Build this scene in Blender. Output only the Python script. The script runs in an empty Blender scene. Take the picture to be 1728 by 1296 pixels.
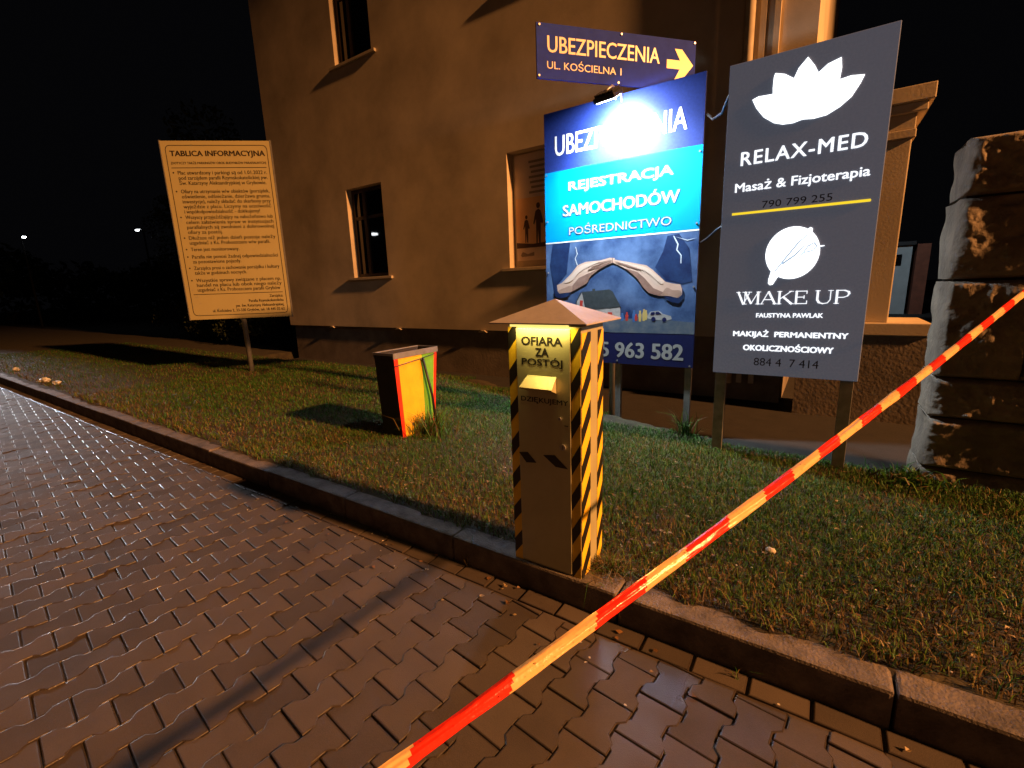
import bpy, bmesh, math, random
import numpy as np
from mathutils import Vector, Matrix, noise
random.seed(7); RNG = np.random.default_rng(7)
scene = bpy.context.scene
COL = scene.collection

# ---------------------------------------------------------------- camera, night sky, lamps, exposure
cam_d = bpy.data.cameras.new('camera'); cam = bpy.data.objects.new('camera', cam_d); COL.objects.link(cam)
cam_d.sensor_width = 36.0; cam_d.lens = 16.146; cam_d.clip_start = 0.02; cam_d.clip_end = 500
cam.matrix_world = Matrix(((0.83151273, -0.08644409, 0.54873855, 0.0),
                           (0.55448899, 0.18889504, -0.81046938, 0.0),
                           (-0.0335937, 0.9781851, 0.20500093, 1.55),
                           (0, 0, 0, 1)))
scene.camera = cam
w = bpy.data.worlds.new('World'); scene.world = w; w.use_nodes = True
bg = w.node_tree.nodes['Background']; bg.inputs[0].default_value = (0.52, 0.52, 0.66, 1); bg.inputs[1].default_value = 0.0026
scene.view_settings.view_transform = 'Standard'; scene.view_settings.look = 'None'
scene.view_settings.exposure = 0.0; scene.view_settings.gamma = 1.0
try:
    scene.cycles.use_denoising = True
    scene.cycles.sample_clamp_indirect = 4.0
except Exception: pass

def lamp(name, kind, loc, energy, color, target=None, **kw):
    d = bpy.data.lights.new(name, kind); d.energy = energy; d.color = color
    for k, v in kw.items(): setattr(d, k, v)
    o = bpy.data.objects.new(name, d); COL.objects.link(o); o.location = loc
    if target is not None:
        o.rotation_euler = (Vector(target) - Vector(loc)).to_track_quat('-Z', 'Y').to_euler()
    return o
SODIUM = (1.0, 0.40, 0.115)
lamp('street_lamp_light', 'SPOT', (30, 3.4, 17.0), 138000, SODIUM, target=(-1.8, 3.6, 0.6), spot_size=math.radians(36), spot_blend=1.0, shadow_soft_size=0.55)          # sodium street lamp at the right
lamp('square_lamp_light', 'POINT', (6.0, -15, 9.0), 290, (1.0, 0.46, 0.22), shadow_soft_size=1.2)   # added soft orange fill behind the camera, in place of ambient light
lamp('far_lamp_light', 'SPOT', (-41, 4.6, 4.6), 15000, (0.86, 0.92, 1.0), target=(-7, -0.6, 0), spot_size=math.radians(14), spot_blend=0.8, shadow_soft_size=0.3)      # white lamp down the street
lamp('floodlight_light', 'SPOT', (-1.795, 4.41, 3.185), 520, (0.80, 0.93, 1.0), target=(-1.715, 4.91, 2.325),
     spot_size=math.radians(136), spot_blend=0.85, shadow_soft_size=0.04)

# ---------------------------------------------------------------- materials
def mat(name, col, rough=0.6, metal=0.0, var=0.0, vscale=8.0, bump=0.0, bscale=60.0, col2=None, emit=None, estr=0.0, spec=0.5, detail=6.0, rvar=0.0):
    m = bpy.data.materials.new(name); m.use_nodes = True
    nt = m.node_tree; b = nt.nodes['Principled BSDF']
    b.inputs['Base Color'].default_value = (*col, 1); b.inputs['Roughness'].default_value = rough
    b.inputs['Metallic'].default_value = metal; b.inputs['Specular IOR Level'].default_value = spec
    tc = nt.nodes.new('ShaderNodeTexCoord')
    if var > 0 or col2 is not None:
        n = nt.nodes.new('ShaderNodeTexNoise'); n.inputs['Scale'].default_value = vscale; n.inputs['Detail'].default_value = detail
        n.inputs['Roughness'].default_value = 0.62
        nt.links.new(tc.outputs['Object'], n.inputs['Vector'])
        r = nt.nodes.new('ShaderNodeValToRGB'); r.color_ramp.elements[0].position = 0.34; r.color_ramp.elements[1].position = 0.66
        c2 = col2 if col2 is not None else tuple(min(1, c*(1+var)) for c in col)
        c1 = col if col2 is not None else tuple(c*(1-var) for c in col)
        r.color_ramp.elements[0].color = (*c1, 1); r.color_ramp.elements[1].color = (*c2, 1)
        nt.links.new(n.outputs['Fac'], r.inputs['Fac']); nt.links.new(r.outputs['Color'], b.inputs['Base Color'])
    if rvar > 0:
        n2 = nt.nodes.new('ShaderNodeTexNoise'); n2.inputs['Scale'].default_value = vscale*0.7; n2.inputs['Detail'].default_value = 5
        nt.links.new(tc.outputs['Object'], n2.inputs['Vector'])
        mr = nt.nodes.new('ShaderNodeMapRange'); mr.inputs['From Min'].default_value = .3; mr.inputs['From Max'].default_value = .7
        mr.inputs['To Min'].default_value = max(.03, rough-rvar); mr.inputs['To Max'].default_value = min(1, rough+rvar)
        nt.links.new(n2.outputs['Fac'], mr.inputs['Value']); nt.links.new(mr.outputs['Result'], b.inputs['Roughness'])
    if bump > 0:
        n3 = nt.nodes.new('ShaderNodeTexNoise'); n3.inputs['Scale'].default_value = bscale; n3.inputs['Detail'].default_value = 6
        nt.links.new(tc.outputs['Object'], n3.inputs['Vector'])
        bp = nt.nodes.new('ShaderNodeBump'); bp.inputs['Strength'].default_value = bump; bp.inputs['Distance'].default_value = 0.01
        nt.links.new(n3.outputs['Fac'], bp.inputs['Height']); nt.links.new(bp.outputs['Normal'], b.inputs['Normal'])
    if emit is not None:
        b.inputs['Emission Color'].default_value = (*emit, 1); b.inputs['Emission Strength'].default_value = estr
    return m

def attr_mat(name, rough=0.6, spec=0.4, trans=0.0, attr='tint'):
    m = bpy.data.materials.new(name); m.use_nodes = True
    nt = m.node_tree; b = nt.nodes['Principled BSDF']
    a = nt.nodes.new('ShaderNodeAttribute'); a.attribute_name = attr
    nt.links.new(a.outputs['Color'], b.inputs['Base Color'])
    b.inputs['Roughness'].default_value = rough; b.inputs['Specular IOR Level'].default_value = spec
    return m

M = {}
M['plaster'] = mat('cream_plaster', (0.50, 0.42, 0.31), 0.85, var=0.24, vscale=0.8, bump=0.12, bscale=45, detail=12)
M['plinth'] = mat('plinth_render', (0.17, 0.14, 0.11), 0.9, var=0.25, vscale=3, bump=0.5, bscale=30)
M['stone'] = mat('rough_sandstone', (0.13, 0.11, 0.09), 0.92, col2=(0.24, 0.20, 0.155), vscale=5.5, bump=1.0, bscale=34, detail=10)
M['mortar'] = mat('dark_mortar', (0.07, 0.06, 0.05), 0.95, var=0.3, vscale=9, bump=0.5)
M['kerb'] = mat('kerb_concrete', (0.12, 0.10, 0.088), 0.8, var=0.45, vscale=9, bump=0.7, bscale=90)
M['joint'] = mat('sandy_joint', (0.035, 0.026, 0.018), 0.95, var=0.4, vscale=25, bump=0.6)
M['soil'] = mat('lawn_soil', (0.022, 0.016, 0.009), 0.95, col2=(0.05, 0.04, 0.018), vscale=7, bump=1.0, bscale=40)
M['path'] = mat('alley_asphalt', (0.012, 0.010, 0.009), 0.95, var=0.3, vscale=5, bump=0.6, bscale=120)
M['far_ground'] = mat('far_ground', (0.02, 0.018, 0.016), 0.8, var=0.3, vscale=1.5, bump=0.3)
M['steel'] = mat('galvanised_steel', (0.42, 0.42, 0.42), 0.42, metal=0.75, var=0.15, vscale=14, bump=0.05, bscale=40)
M['boxmetal'] = mat('silver_painted_sheet', (0.48, 0.46, 0.28), 0.42, metal=0.3, var=0.07, vscale=5, bump=0.04, bscale=25, rvar=0.1)
M['roofmetal'] = mat('pale_roof_sheet', (0.50, 0.47, 0.46), 0.5, metal=0.3, var=0.1, vscale=9, bump=0.08, bscale=40)
M['dark_metal'] = mat('dark_metal', (0.02, 0.02, 0.022), 0.45, metal=0.4, bump=0.03)
M['post'] = mat('grey_steel_post', (0.24, 0.24, 0.24), 0.5, metal=0.5, var=0.2, vscale=12)
M['black'] = mat('black_print', (0.012, 0.011, 0.012), 0.45)
M['ink'] = mat('brown_black_ink', (0.02, 0.013, 0.008), 0.6)
M['board'] = mat('white_board', (0.38, 0.335, 0.165), 0.6, var=0.03, vscale=3)
M['white'] = mat('white_film', (0.82, 0.82, 0.82), 0.4)
M['hz_yellow'] = mat('hazard_yellow', (0.85, 0.55, 0.03), 0.42, var=0.06, vscale=20)
M['hz_black'] = mat('hazard_black', (0.012, 0.011, 0.01), 0.4)
M['navy'] = mat('navy_print', (0.012, 0.028, 0.17), 0.55, var=0.15, vscale=40, bump=0.05, bscale=160, spec=0.25)
M['navy_matte'] = mat('matte_navy_film', (0.02, 0.04, 0.30), 0.7, var=0.1, vscale=12, spec=0.08)
M['navy2'] = mat('dark_navy_print', (0.010, 0.016, 0.085), 0.35, var=0.1, vscale=20)
M['cyan'] = mat('cyan_print', (0.0, 0.30, 0.72), 0.32, var=0.04, vscale=4, bump=0.05, bscale=160)
M['outline'] = mat('letter_outline', (0.02, 0.10, 0.28), 0.4)
M['letter'] = mat('white_letter', (0.74, 0.77, 0.78), 0.38)
M['silver'] = mat('silver_letter', (0.42, 0.46, 0.48), 0.4)
M['grey_letter'] = mat('grey_letter', (0.40, 0.42, 0.42), 0.4)
M['storm'] = mat('storm_print', (0.012, 0.035, 0.12), 0.33, col2=(0.12, 0.21, 0.42), vscale=2.6, detail=9, bump=0.04, bscale=160)
M['skin'] = mat('printed_skin', (0.56, 0.39, 0.31), 0.35, col2=(0.66, 0.49, 0.40), vscale=6)
M['skin_dark'] = mat('printed_skin_dark', (0.20, 0.12, 0.10), 0.35, col2=(0.33, 0.21, 0.17), vscale=9)
M['shirt'] = mat('printed_shirt', (0.008, 0.018, 0.075), 0.35, col2=(0.02, 0.05, 0.15), vscale=8)
M['p_roof'] = mat('printed_roof', (0.045, 0.06, 0.07), 0.35, var=0.2, vscale=20)
M['p_wall'] = mat('printed_house_wall', (0.40, 0.40, 0.40), 0.35, var=0.15, vscale=20)
M['p_red'] = mat('printed_red', (0.45, 0.05, 0.04), 0.35)
M['p_ground'] = mat('printed_wet_ground', (0.07, 0.11, 0.18), 0.35, col2=(0.16, 0.19, 0.22), vscale=10)
M['p_yellow'] = mat('printed_yellow', (0.6, 0.45, 0.15), 0.35)
M['p_blue'] = mat('printed_blue', (0.05, 0.15, 0.4), 0.35)
M['bolt_print'] = mat('printed_lightning', (0.55, 0.65, 0.75), 0.35)
M['lightpanel'] = mat('graphite_panel', (0.20, 0.24, 0.30), 0.40, var=0.12, vscale=60, bump=0.03, bscale=300, rvar=0.06, emit=(0.62, 0.72, 1.0), estr=0.075)  # faint bluish emission added over the whole face, standing in for haze
M['glow'] = mat('backlit_white', (0.8, 0.8, 0.8), 0.4, emit=(0.90, 0.95, 1.0), estr=1.25)
M['glow_strong'] = mat('backlit_white_bright', (0.8, 0.8, 0.8), 0.4, emit=(0.95, 0.98, 1.0), estr=2.2)
M['glow_yellow'] = mat('backlit_yellow', (0.8, 0.6, 0.05), 0.4, emit=(1.0, 0.74, 0.03), estr=0.95)
M['unlit'] = mat('unlit_letter', (0.012, 0.012, 0.016), 0.5)
M['pale_blue'] = mat('pale_blue_stroke', (0.5, 0.6, 0.72), 0.5, emit=(0.45, 0.62, 0.82), estr=0.75)
M['led'] = mat('led_face', (0.9, 0.9, 0.9), 0.3, emit=(0.85, 0.93, 1.0), estr=1000.0)
M['strip_led'] = mat('strip_led', (0.9, 0.8, 0.4), 0.3, emit=(1.0, 0.78, 0.2), estr=1.1)
M['orange_print'] = mat('pale_orange_letter', (0.78, 0.66, 0.52), 0.4)
M['arrow'] = mat('arrow_yellow', (0.80, 0.58, 0.20), 0.42, var=0.05, vscale=40)
M['pane'] = mat('dark_window_glass', (0.004, 0.004, 0.005), 0.02, spec=0.5)
M['frame'] = mat('brown_window_frame', (0.035, 0.02, 0.012), 0.5, var=0.2)
M['sill'] = mat('sill_stone', (0.42, 0.36, 0.27), 0.8, var=0.15, vscale=9)
M['poster_top'] = mat('poster_paper', (0.62, 0.50, 0.44), 0.7, col2=(0.72, 0.60, 0.52), vscale=1.5)
M['poster_sun'] = mat('poster_sunset', (0.75, 0.42, 0.20), 0.7, col2=(0.80, 0.55, 0.32), vscale=1.8)
M['poster_dark'] = mat('poster_figure', (0.07, 0.035, 0.03), 0.7)
M['bin_yellow'] = mat('bin_yellow', (0.80, 0.44, 0.02), 0.45, var=0.12, vscale=7, bump=0.12, bscale=18)
M['bin_green'] = mat('bin_green', (0.13, 0.36, 0.03), 0.45, var=0.15, vscale=7, bump=0.12, bscale=18)
M['bin_red'] = mat('bin_red', (0.62, 0.035, 0.012), 0.42, var=0.15, vscale=12)
M['bin_dark'] = mat('bin_dark_side', (0.02, 0.016, 0.014), 0.6, var=0.2)
M['tape_red'] = mat('tape_red', (0.78, 0.03, 0.015), 0.24, var=0.1, vscale=30, bump=0.15, bscale=90)
M['tape_white'] = mat('tape_white', (0.72, 0.47, 0.21), 0.24, var=0.08, vscale=30, bump=0.15, bscale=90)
M['cable'] = mat('black_cable', (0.012, 0.012, 0.014), 0.5)
M['bark'] = mat('tree_bark', (0.03, 0.022, 0.016), 0.9, var=0.3, vscale=12, bump=0.8)
M['house_pale'] = mat('pale_render', (0.4, 0.42, 0.42), 0.85, var=0.1, vscale=2)
M['house_red'] = mat('red_brown_boards', (0.20, 0.06, 0.03), 0.8, var=0.2, vscale=5)
M['litter'] = mat('pale_litter', (0.75, 0.75, 0.75), 0.6, var=0.1, vscale=20)
M['pebble'] = mat('pale_pebble', (0.50, 0.44, 0.36), 0.7, var=0.2, vscale=50, bump=0.3)
M['lamp_head'] = mat('street_lamp_glow', (0.9, 0.9, 0.9), 0.4, emit=(0.92, 0.97, 1.0), estr=22.0)

# ---------------------------------------------------------------- mesh helpers
def link(name, me, m=None, parent=None, smooth=False):
    o = bpy.data.objects.new(name, me); COL.objects.link(o)
    if m is not None:
        for x in (m if isinstance(m, (list, tuple)) else [m]): me.materials.append(x)
    if smooth:
        me.polygons.foreach_set('use_smooth', [True]*len(me.polygons))
    if parent is not None: o.parent = parent
    return o

def tag(o, label=None, cat=None, group=None, kind=None):
    if label: o['label'] = label
    if cat: o['category'] = cat
    if group: o['group'] = group
    if kind: o['kind'] = kind
    return o

def thing(name, label, cat, loc=(0, 0, 0), rz=0.0, group=None):
    o = bpy.data.objects.new(name, None); COL.objects.link(o); o.empty_display_size = 0.1
    o.location = loc; o.rotation_euler = (0, 0, rz)
    return tag(o, label, cat, group)

class MB:
    def __init__(s): s.v = []; s.f = []; s.mi = []
    def add(s, vs, fs, mi=0):
        n = len(s.v); s.v += [tuple(v) for v in vs]; s.f += [tuple(i+n for i in f) for f in fs]; s.mi += [mi]*len(fs); return s
    def box(s, x0, x1, y0, y1, z0, z1, mi=0):
        return s.add([(x0,y0,z0),(x1,y0,z0),(x1,y1,z0),(x0,y1,z0),(x0,y0,z1),(x1,y0,z1),(x1,y1,z1),(x0,y1,z1)],
                     [(0,3,2,1),(4,5,6,7),(0,1,5,4),(1,2,6,5),(2,3,7,6),(3,0,4,7)], mi)
    def poly(s, uz, y, t=0.0006, mi=0):
        """a flat outline in the x-z plane facing -y, with a little thickness"""
        a = sum(uz[i][0]*uz[(i+1) % len(uz)][1]-uz[(i+1) % len(uz)][0]*uz[i][1] for i in range(len(uz)))
        if a < 0: uz = uz[::-1]
        n = len(uz)
        vs = [(u, y, z) for u, z in uz]+[(u, y+t, z) for u, z in uz]
        fs = [tuple(range(n))]+[(i, n+i, n+(i+1) % n, (i+1) % n) for i in range(n)]
        return s.add(vs, fs, mi)
    def tube(s, pts, r, seg=10, mi=0, cap=True):
        pts = [Vector(p) for p in pts]; rs = r if isinstance(r, (list, tuple)) else [r]*len(pts)
        vs = []; fs = []
        for i, p in enumerate(pts):
            d = (pts[min(i+1, len(pts)-1)]-pts[max(i-1, 0)]).normalized()
            a = d.orthogonal().normalized() if abs(d.z) > .95 else d.cross(Vector((0, 0, 1))).normalized()
            b = d.cross(a)
            for k in range(seg):
                t = 2*math.pi*k/seg; q = p+(a*math.cos(t)+b*math.sin(t))*rs[i]; vs.append(q[:])
        for i in range(len(pts)-1):
            for k in range(seg):
                k2 = (k+1) % seg; fs.append((i*seg+k, i*seg+k2, (i+1)*seg+k2, (i+1)*seg+k))
        if cap: fs += [tuple(range(seg))[::-1], tuple(range((len(pts)-1)*seg, len(pts)*seg))]
        return s.add(vs, fs, mi)
    def mesh(s, name):
        me = bpy.data.meshes.new(name); me.from_pydata(s.v, [], s.f)
        return me
    def build(s, name, m, parent=None, smooth=False, bevel=0.0, recalc=True):
        me = s.mesh(name)
        if recalc or bevel > 0:
            bm = bmesh.new(); bm.from_mesh(me)
            if s.mi and max(s.mi) > 0:
                bm.faces.ensure_lookup_table()
                for f, i in zip(bm.faces, s.mi): f.material_index = i
            if recalc: bmesh.ops.recalc_face_normals(bm, faces=bm.faces[:])
            if bevel > 0:
                es = [e for e in bm.edges if len(e.link_faces) == 2 and e.calc_face_angle(0) > 0.5]
                bmesh.ops.bevel(bm, geom=es, offset=bevel, segments=2, affect='EDGES', profile=0.6)
            bm.to_mesh(me); bm.free()
        elif s.mi and max(s.mi) > 0:
            me.polygons.foreach_set('material_index', s.mi)
        return link(name, me, m, parent, smooth)

def text_geo(body, bold=0.0, italic=0.0, space=1.0):
    c = bpy.data.curves.new('txt', 'FONT'); c.body = body; c.size = 1.0; c.offset = bold; c.shear = italic
    c.space_character = space; c.resolution_u = 3; c.extrude = 0.0; c.fill_mode = 'FRONT'
    o = bpy.data.objects.new('txt', c); COL.objects.link(o)
    dg = bpy.context.evaluated_depsgraph_get(); me = o.evaluated_get(dg).to_mesh()
    vs = [v.co.copy() for v in me.vertices]; fs = [tuple(p.vertices) for p in me.polygons]
    o.evaluated_get(dg).to_mesh_clear(); bpy.data.objects.remove(o); bpy.data.curves.remove(c)
    return vs, fs
def put_text(mb, body, x0, x1, z0, z1, y, bold=0.0, italic=0.0, space=1.0, mi=0, grow=0.0):
    """fit the text's own bounding box into x0..x1, z0..z1; weight comes from close copies a hair apart"""
    vs, fs = text_geo(body, 0.0, italic, space)
    ax = min(v.x for v in vs); bx = max(v.x for v in vs); ay = min(v.y for v in vs); by = max(v.y for v in vs)
    e = bold*(z1-z0)/max(by-ay, .3); x0 += e; x1 -= e; z0 += e*.5; z1 -= e*.5
    offs = [(0, 0)] if bold+grow == 0 else [(math.cos(t)*(e+grow), math.sin(t)*(e*.5+grow)) for t in [k*math.pi/4 for k in range(8)]]+[(0, 0)]
    for k, (ox, oz) in enumerate(offs):
        mb.add([(x0+ox+(v.x-ax)/(bx-ax)*(x1-x0), y-k*.00005, z0+oz+(v.y-ay)/(by-ay)*(z1-z0)) for v in vs], fs, mi)
def put_line(mb, body, x, zb, size, width=None, y=0.0, bold=0.0, align='L', mi=0):
    vs, fs = text_geo(body)
    ax = min(v.x for v in vs); bx = max(v.x for v in vs)
    sx = size if width is None else width/(bx-ax)
    off = x if align == 'L' else x-(bx-ax)*sx
    for k, ox in enumerate([0] if bold == 0 else [-bold*size, 0, bold*size]):
        mb.add([(off+ox+(v.x-ax)*sx, y-k*.00005, zb+v.y*size) for v in vs], fs, mi)
def flat(mb, name, m, parent):      # printed lettering and shapes facing -y
    return mb.build(name, m, parent, recalc=False)

def sm(x): return max(0.0, min(1.0, x))
def lawn_z(x, y):
    z = 0.142-0.02*sm((y-1.95)/1.2)+0.022*noise.noise(Vector((x*0.9, y*0.9, 3.1)))+0.012*noise.noise(Vector((x*3.1, y*3.1, 7.7)))
    if y < 1.97: z = 0.150+(y-1.925)*.18+0.014*noise.noise(Vector((x*5, y*5, 2)))+0.008*noise.noise(Vector((x*17, y*17, 2)))
    e = lawn_edge(x)
    if y > e: z -= 0.25*sm((y-e)/0.25)
    return z
def lawn_edge(x):
    if x < -11.2: b = 9.0
    elif x < -4.5: b = 5.75
    elif x < -2.0: b = 5.75-(x+4.5)/2.5*0.95
    elif x < -0.7: b = 4.8-(x+2.0)/1.3*0.55
    elif x < 0.7: b = 4.25-(x+0.7)/1.4*0.05
    else: b = 4.12
    return b+0.05*noise.noise(Vector((x*2.3, 0.3, 1.0)))

# ---------------------------------------------------------------- ground
gm = MB(); gm.add([(-160,-120,-0.06),(160,-120,-0.06),(160,160,-0.06),(-160,160,-0.06)], [(0,1,2,3)])
tag(gm.build('ground', M['far_ground']), kind='structure')
jb = MB(); jb.add([(-24,-9,-0.010),(6,-9,-0.010),(6,1.83,-0.010),(-24,1.83,-0.010)], [(0,1,2,3)])
tag(jb.build('paving_bed', M['joint']), kind='structure')

def clip(poly, a, b, c):            # keep a*x+b*y <= c
    out = []
    for i in range(len(poly)):
        p, q = poly[i], poly[(i+1) % len(poly)]
        dp = a*p[0]+b*p[1]-c; dq = a*q[0]+b*q[1]-c
        if dp <= 0: out.append(p)
        if (dp < 0 < dq) or (dq < 0 < dp):
            t = dp/(dp-dq); out.append((p[0]+t*(q[0]-p[0]), p[1]+t*(q[1]-p[1])))
    return out
def inset(poly, d):
    n = len(poly); res = []
    for i in range(n):
        p0 = Vector(poly[i-1]); p1 = Vector(poly[i]); p2 = Vector(poly[(i+1) % n])
        e1 = (p1-p0); e2 = (p2-p1)
        if e1.length < 1e-6 or e2.length < 1e-6: res.append(tuple(p1)); continue
        e1.normalize(); e2.normalize()
        n1 = Vector((-e1.y, e1.x)); n2 = Vector((-e2.y, e2.x)); b = n1+n2
        k = max(0.35, 1+n1.dot(n2))
        res.append(tuple(p1+b*(d/k)))
    return res
PV, PF, PC = [], [], []
def add_block(poly, dry):
    a = sum(poly[i][0]*poly[(i+1) % len(poly)][1]-poly[(i+1) % len(poly)][0]*poly[i][1] for i in range(len(poly)))/2
    if a < 0: poly = poly[::-1]; a = -a
    q = [poly[0]]
    for p in poly[1:]:
        if math.hypot(p[0]-q[-1][0], p[1]-q[-1][1]) > 0.003: q.append(p)
    if math.hypot(q[0][0]-q[-1][0], q[0][1]-q[-1][1]) < 0.003: q.pop()
    if len(q) < 3 or a < 0.0008: return
    cx = sum(p[0] for p in q)/len(q); cy = sum(p[1] for p in q)/len(q)
    h = random.gauss(0, 0.0016); tx = random.gauss(0, 0.009); ty = random.gauss(0, 0.009)
    zz = lambda x, y, z: z+h+(x-cx)*tx+(y-cy)*ty
    rings = [(inset(q, a_), z_) for a_, z_ in ((.0018, -.020), (.0018, -.0034), (.0027, -.0016), (.0042, -.0008), (.0060, -.00025), (.0082, 0.0))]
    n = len(q); b = len(PV)
    for ring, z in rings:
        for x, y in ring: PV.append((x, y, zz(x, y, z)))
    for k in range(5):
        for i in range(n):
            j = (i+1) % n; PF.append((b+k*n+i, b+k*n+j, b+(k+1)*n+j, b+(k+1)*n+i))
    PF.append(tuple(range(b+5*n, b+6*n)))
    t = random.random(); g = dry*math.exp(-((cx+.42)/.50)**2-((cy-1.48)/.34)**2)*1.25+.10*dry**6
    PC.extend([(t, g, 1, 1)]*(5*n)+[(t, g, 0, 1)]*n)
YK = 1.80; ROW = 0.104
x = -17.0
while x < 2.2:                       # soldier course along the kerb
    add_block([(x, YK-ROW), (x+0.2, YK-ROW), (x+0.2, YK-0.002), (x, YK-0.002)], 0.3); x += 0.2085
W2, N2, L2 = 0.0865, 0.0595, 0.1017       # double-T pavers: half widths and half length
outline = [(-W2,-L2),(W2,-L2),(W2,-.05),(N2,-.025),(N2,.025),(W2,.05),(W2,L2),(-W2,L2),(-W2,.05),(-N2,.025),(-N2,-.025),(-W2,-.05)]
ANG = math.radians(-6.5); ca, sa = math.cos(ANG), math.sin(ANG)
PX, PY = W2+N2+0.001, 0.2045
for i in range(-150, 40):
    for j in range(-70, 40):
        u = i*PX; v = j*PY+(PY/2 if i % 2 else 0)
        X = -0.55+u*ca-v*sa; Y = 1.30+u*sa+v*ca
        if Y > YK+0.1 or Y < -4.2 or X > 2.4 or X < -17: continue
        # keep what the wedge seen by the camera (and a good margin round it) needs
        if Y < -1.6-0.12*abs(X+3) and X > -7: continue
        pl = [(X+px*ca-py*sa, Y+px*sa+py*ca) for px, py in outline]
        if max(p[1] for p in pl) > YK-ROW: pl = clip(pl, 0, 1, YK-ROW-0.001)
        if len(pl) >= 3: add_block(pl, random.random())
me = bpy.data.meshes.new('pavement'); me.from_pydata(PV, [], PF)
at = me.color_attributes.new('blk', 'FLOAT_COLOR', 'POINT'); at.data.foreach_set('color', [c for q in PC for c in q])
pm = bpy.data.materials.new('concrete_pavers'); pm.use_nodes = True
nt = pm.node_tree; b = nt.nodes['Principled BSDF']; L = nt.links.new
ta = nt.nodes.new('ShaderNodeAttribute'); ta.attribute_name = 'blk'; sp = nt.nodes.new('ShaderNodeSeparateColor'); L(ta.outputs['Color'], sp.inputs[0])
tc = nt.nodes.new('ShaderNodeTexCoord')
def mth(op, x, y=None, z=None):
    q = nt.nodes.new('ShaderNodeMath'); q.operation = op
    for i_, v_ in enumerate((x, y, z)):
        if v_ is None: continue
        if isinstance(v_, (int, float)): q.inputs[i_].default_value = v_
        else: L(v_, q.inputs[i_])
    return q.outputs[0]
n1 = nt.nodes.new('ShaderNodeTexNoise'); n1.inputs['Scale'].default_value = 5; n1.inputs['Detail'].default_value = 8; L(tc.outputs['Object'], n1.inputs['Vector'])
n2 = nt.nodes.new('ShaderNodeTexNoise'); n2.inputs['Scale'].default_value = 260; n2.inputs['Detail'].default_value = 3; L(tc.outputs['Object'], n2.inputs['Vector'])
n4 = nt.nodes.new('ShaderNodeTexNoise'); n4.inputs['Scale'].default_value = 1.1; n4.inputs['Detail'].default_value = 5; L(tc.outputs['Object'], n4.inputs['Vector'])
r1 = nt.nodes.new('ShaderNodeValToRGB'); r1.color_ramp.elements[0].color = (0.040, 0.030, 0.025, 1); r1.color_ramp.elements[1].color = (0.088, 0.068, 0.057, 1)
ad = nt.nodes.new('ShaderNodeMath'); ad.operation = 'ADD'; L(n1.outputs['Fac'], ad.inputs[0])
ms = nt.nodes.new('ShaderNodeMath'); ms.operation = 'MULTIPLY_ADD'; L(sp.outputs[0], ms.inputs[0]); ms.inputs[1].default_value = 0.85; ms.inputs[2].default_value = -0.42
L(ms.outputs[0], ad.inputs[1])
gr = nt.nodes.new('ShaderNodeMath'); gr.operation = 'MULTIPLY_ADD'; L(n2.outputs['Fac'], gr.inputs[0]); gr.inputs[1].default_value = 0.9; gr.inputs[2].default_value = -0.45
ad2 = nt.nodes.new('ShaderNodeMath'); ad2.operation = 'ADD'; L(ad.outputs[0], ad2.inputs[0]); L(gr.outputs[0], ad2.inputs[1]); L(ad2.outputs[0], r1.inputs['Fac'])
dirt = nt.nodes.new('ShaderNodeMix'); dirt.data_type = 'RGBA'; L(mth('MULTIPLY', sp.outputs[2], 0.45), dirt.inputs['Factor']); L(r1.outputs['Color'], dirt.inputs[6]); dirt.inputs[7].default_value = (0.022, 0.017, 0.013, 1)
L(dirt.outputs[2], b.inputs['Base Color'])
mr = nt.nodes.new('ShaderNodeMapRange'); mr.inputs['From Min'].default_value = 0.25; mr.inputs['From Max'].default_value = 0.75
mr.inputs['To Min'].default_value = 0.22; mr.inputs['To Max'].default_value = 0.60
wet = mth('POWER', sp.outputs[1], 1.0)                      # a few blocks hold a film of water
wet = mth('MULTIPLY', wet, mth('MULTIPLY_ADD', n1.outputs['Fac'], 1.6, 0.05))
cham = mth('MULTIPLY', sp.outputs[2], mth('MULTIPLY_ADD', n1.outputs['Fac'], 1.4, 0.2))
wet = mth('ADD', wet, mth('MULTIPLY', cham, 0.8)); nt.nodes[wet.node.name].use_clamp = True
L(mth('MULTIPLY_ADD', wet, -0.60, 0.80), b.inputs['Roughness'])
bp = nt.nodes.new('ShaderNodeBump'); bp.inputs['Strength'].default_value = 0.4; bp.inputs['Distance'].default_value = 0.003
L(n2.outputs['Fac'], bp.inputs['Height']); L(bp.outputs['Normal'], b.inputs['Normal'])
tag(link('pavement', me, pm), kind='structure')

km = MB(); x = 0.324-17
while x < 6:                         # kerb stones, one metre each, with open joints
    km.box(x+0.004, x+0.996, YK+random.uniform(-.003, .003), YK+0.135, -0.05, 0.150+random.uniform(-.004, .004)); x += 1.0
tag(km.build('kerb', M['kerb'], bevel=0.014), kind='structure')

# lawn soil and alley
gx = np.concatenate([np.arange(-60, -24, 1.0), np.arange(-24, 7.01, 0.1)]); gy = np.concatenate([np.array([1.875, 1.895, 1.915, 1.94]), np.arange(1.97, 4.6, 0.07), np.arange(4.6, 7.2, 0.1)])
V = [(float(a), float(c), lawn_z(a, c)) for c in gy for a in gx]; nx = len(gx)
F = [(j*nx+i, j*nx+i+1, (j+1)*nx+i+1, (j+1)*nx+i) for j in range(len(gy)-1) for i in range(nx-1)]
lm = MB(); lm.add(V, F); tag(lm.build('lawn', M['soil'], smooth=True), kind='structure')
am = MB(); am.add([(-10.9,4.0,0.0),(9,4.0,0.0),(9,6.9,0.0),(-10.9,6.9,0.0)], [(0,1,2,3)])
tag(am.build('path', M['path']), kind='structure')

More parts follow.
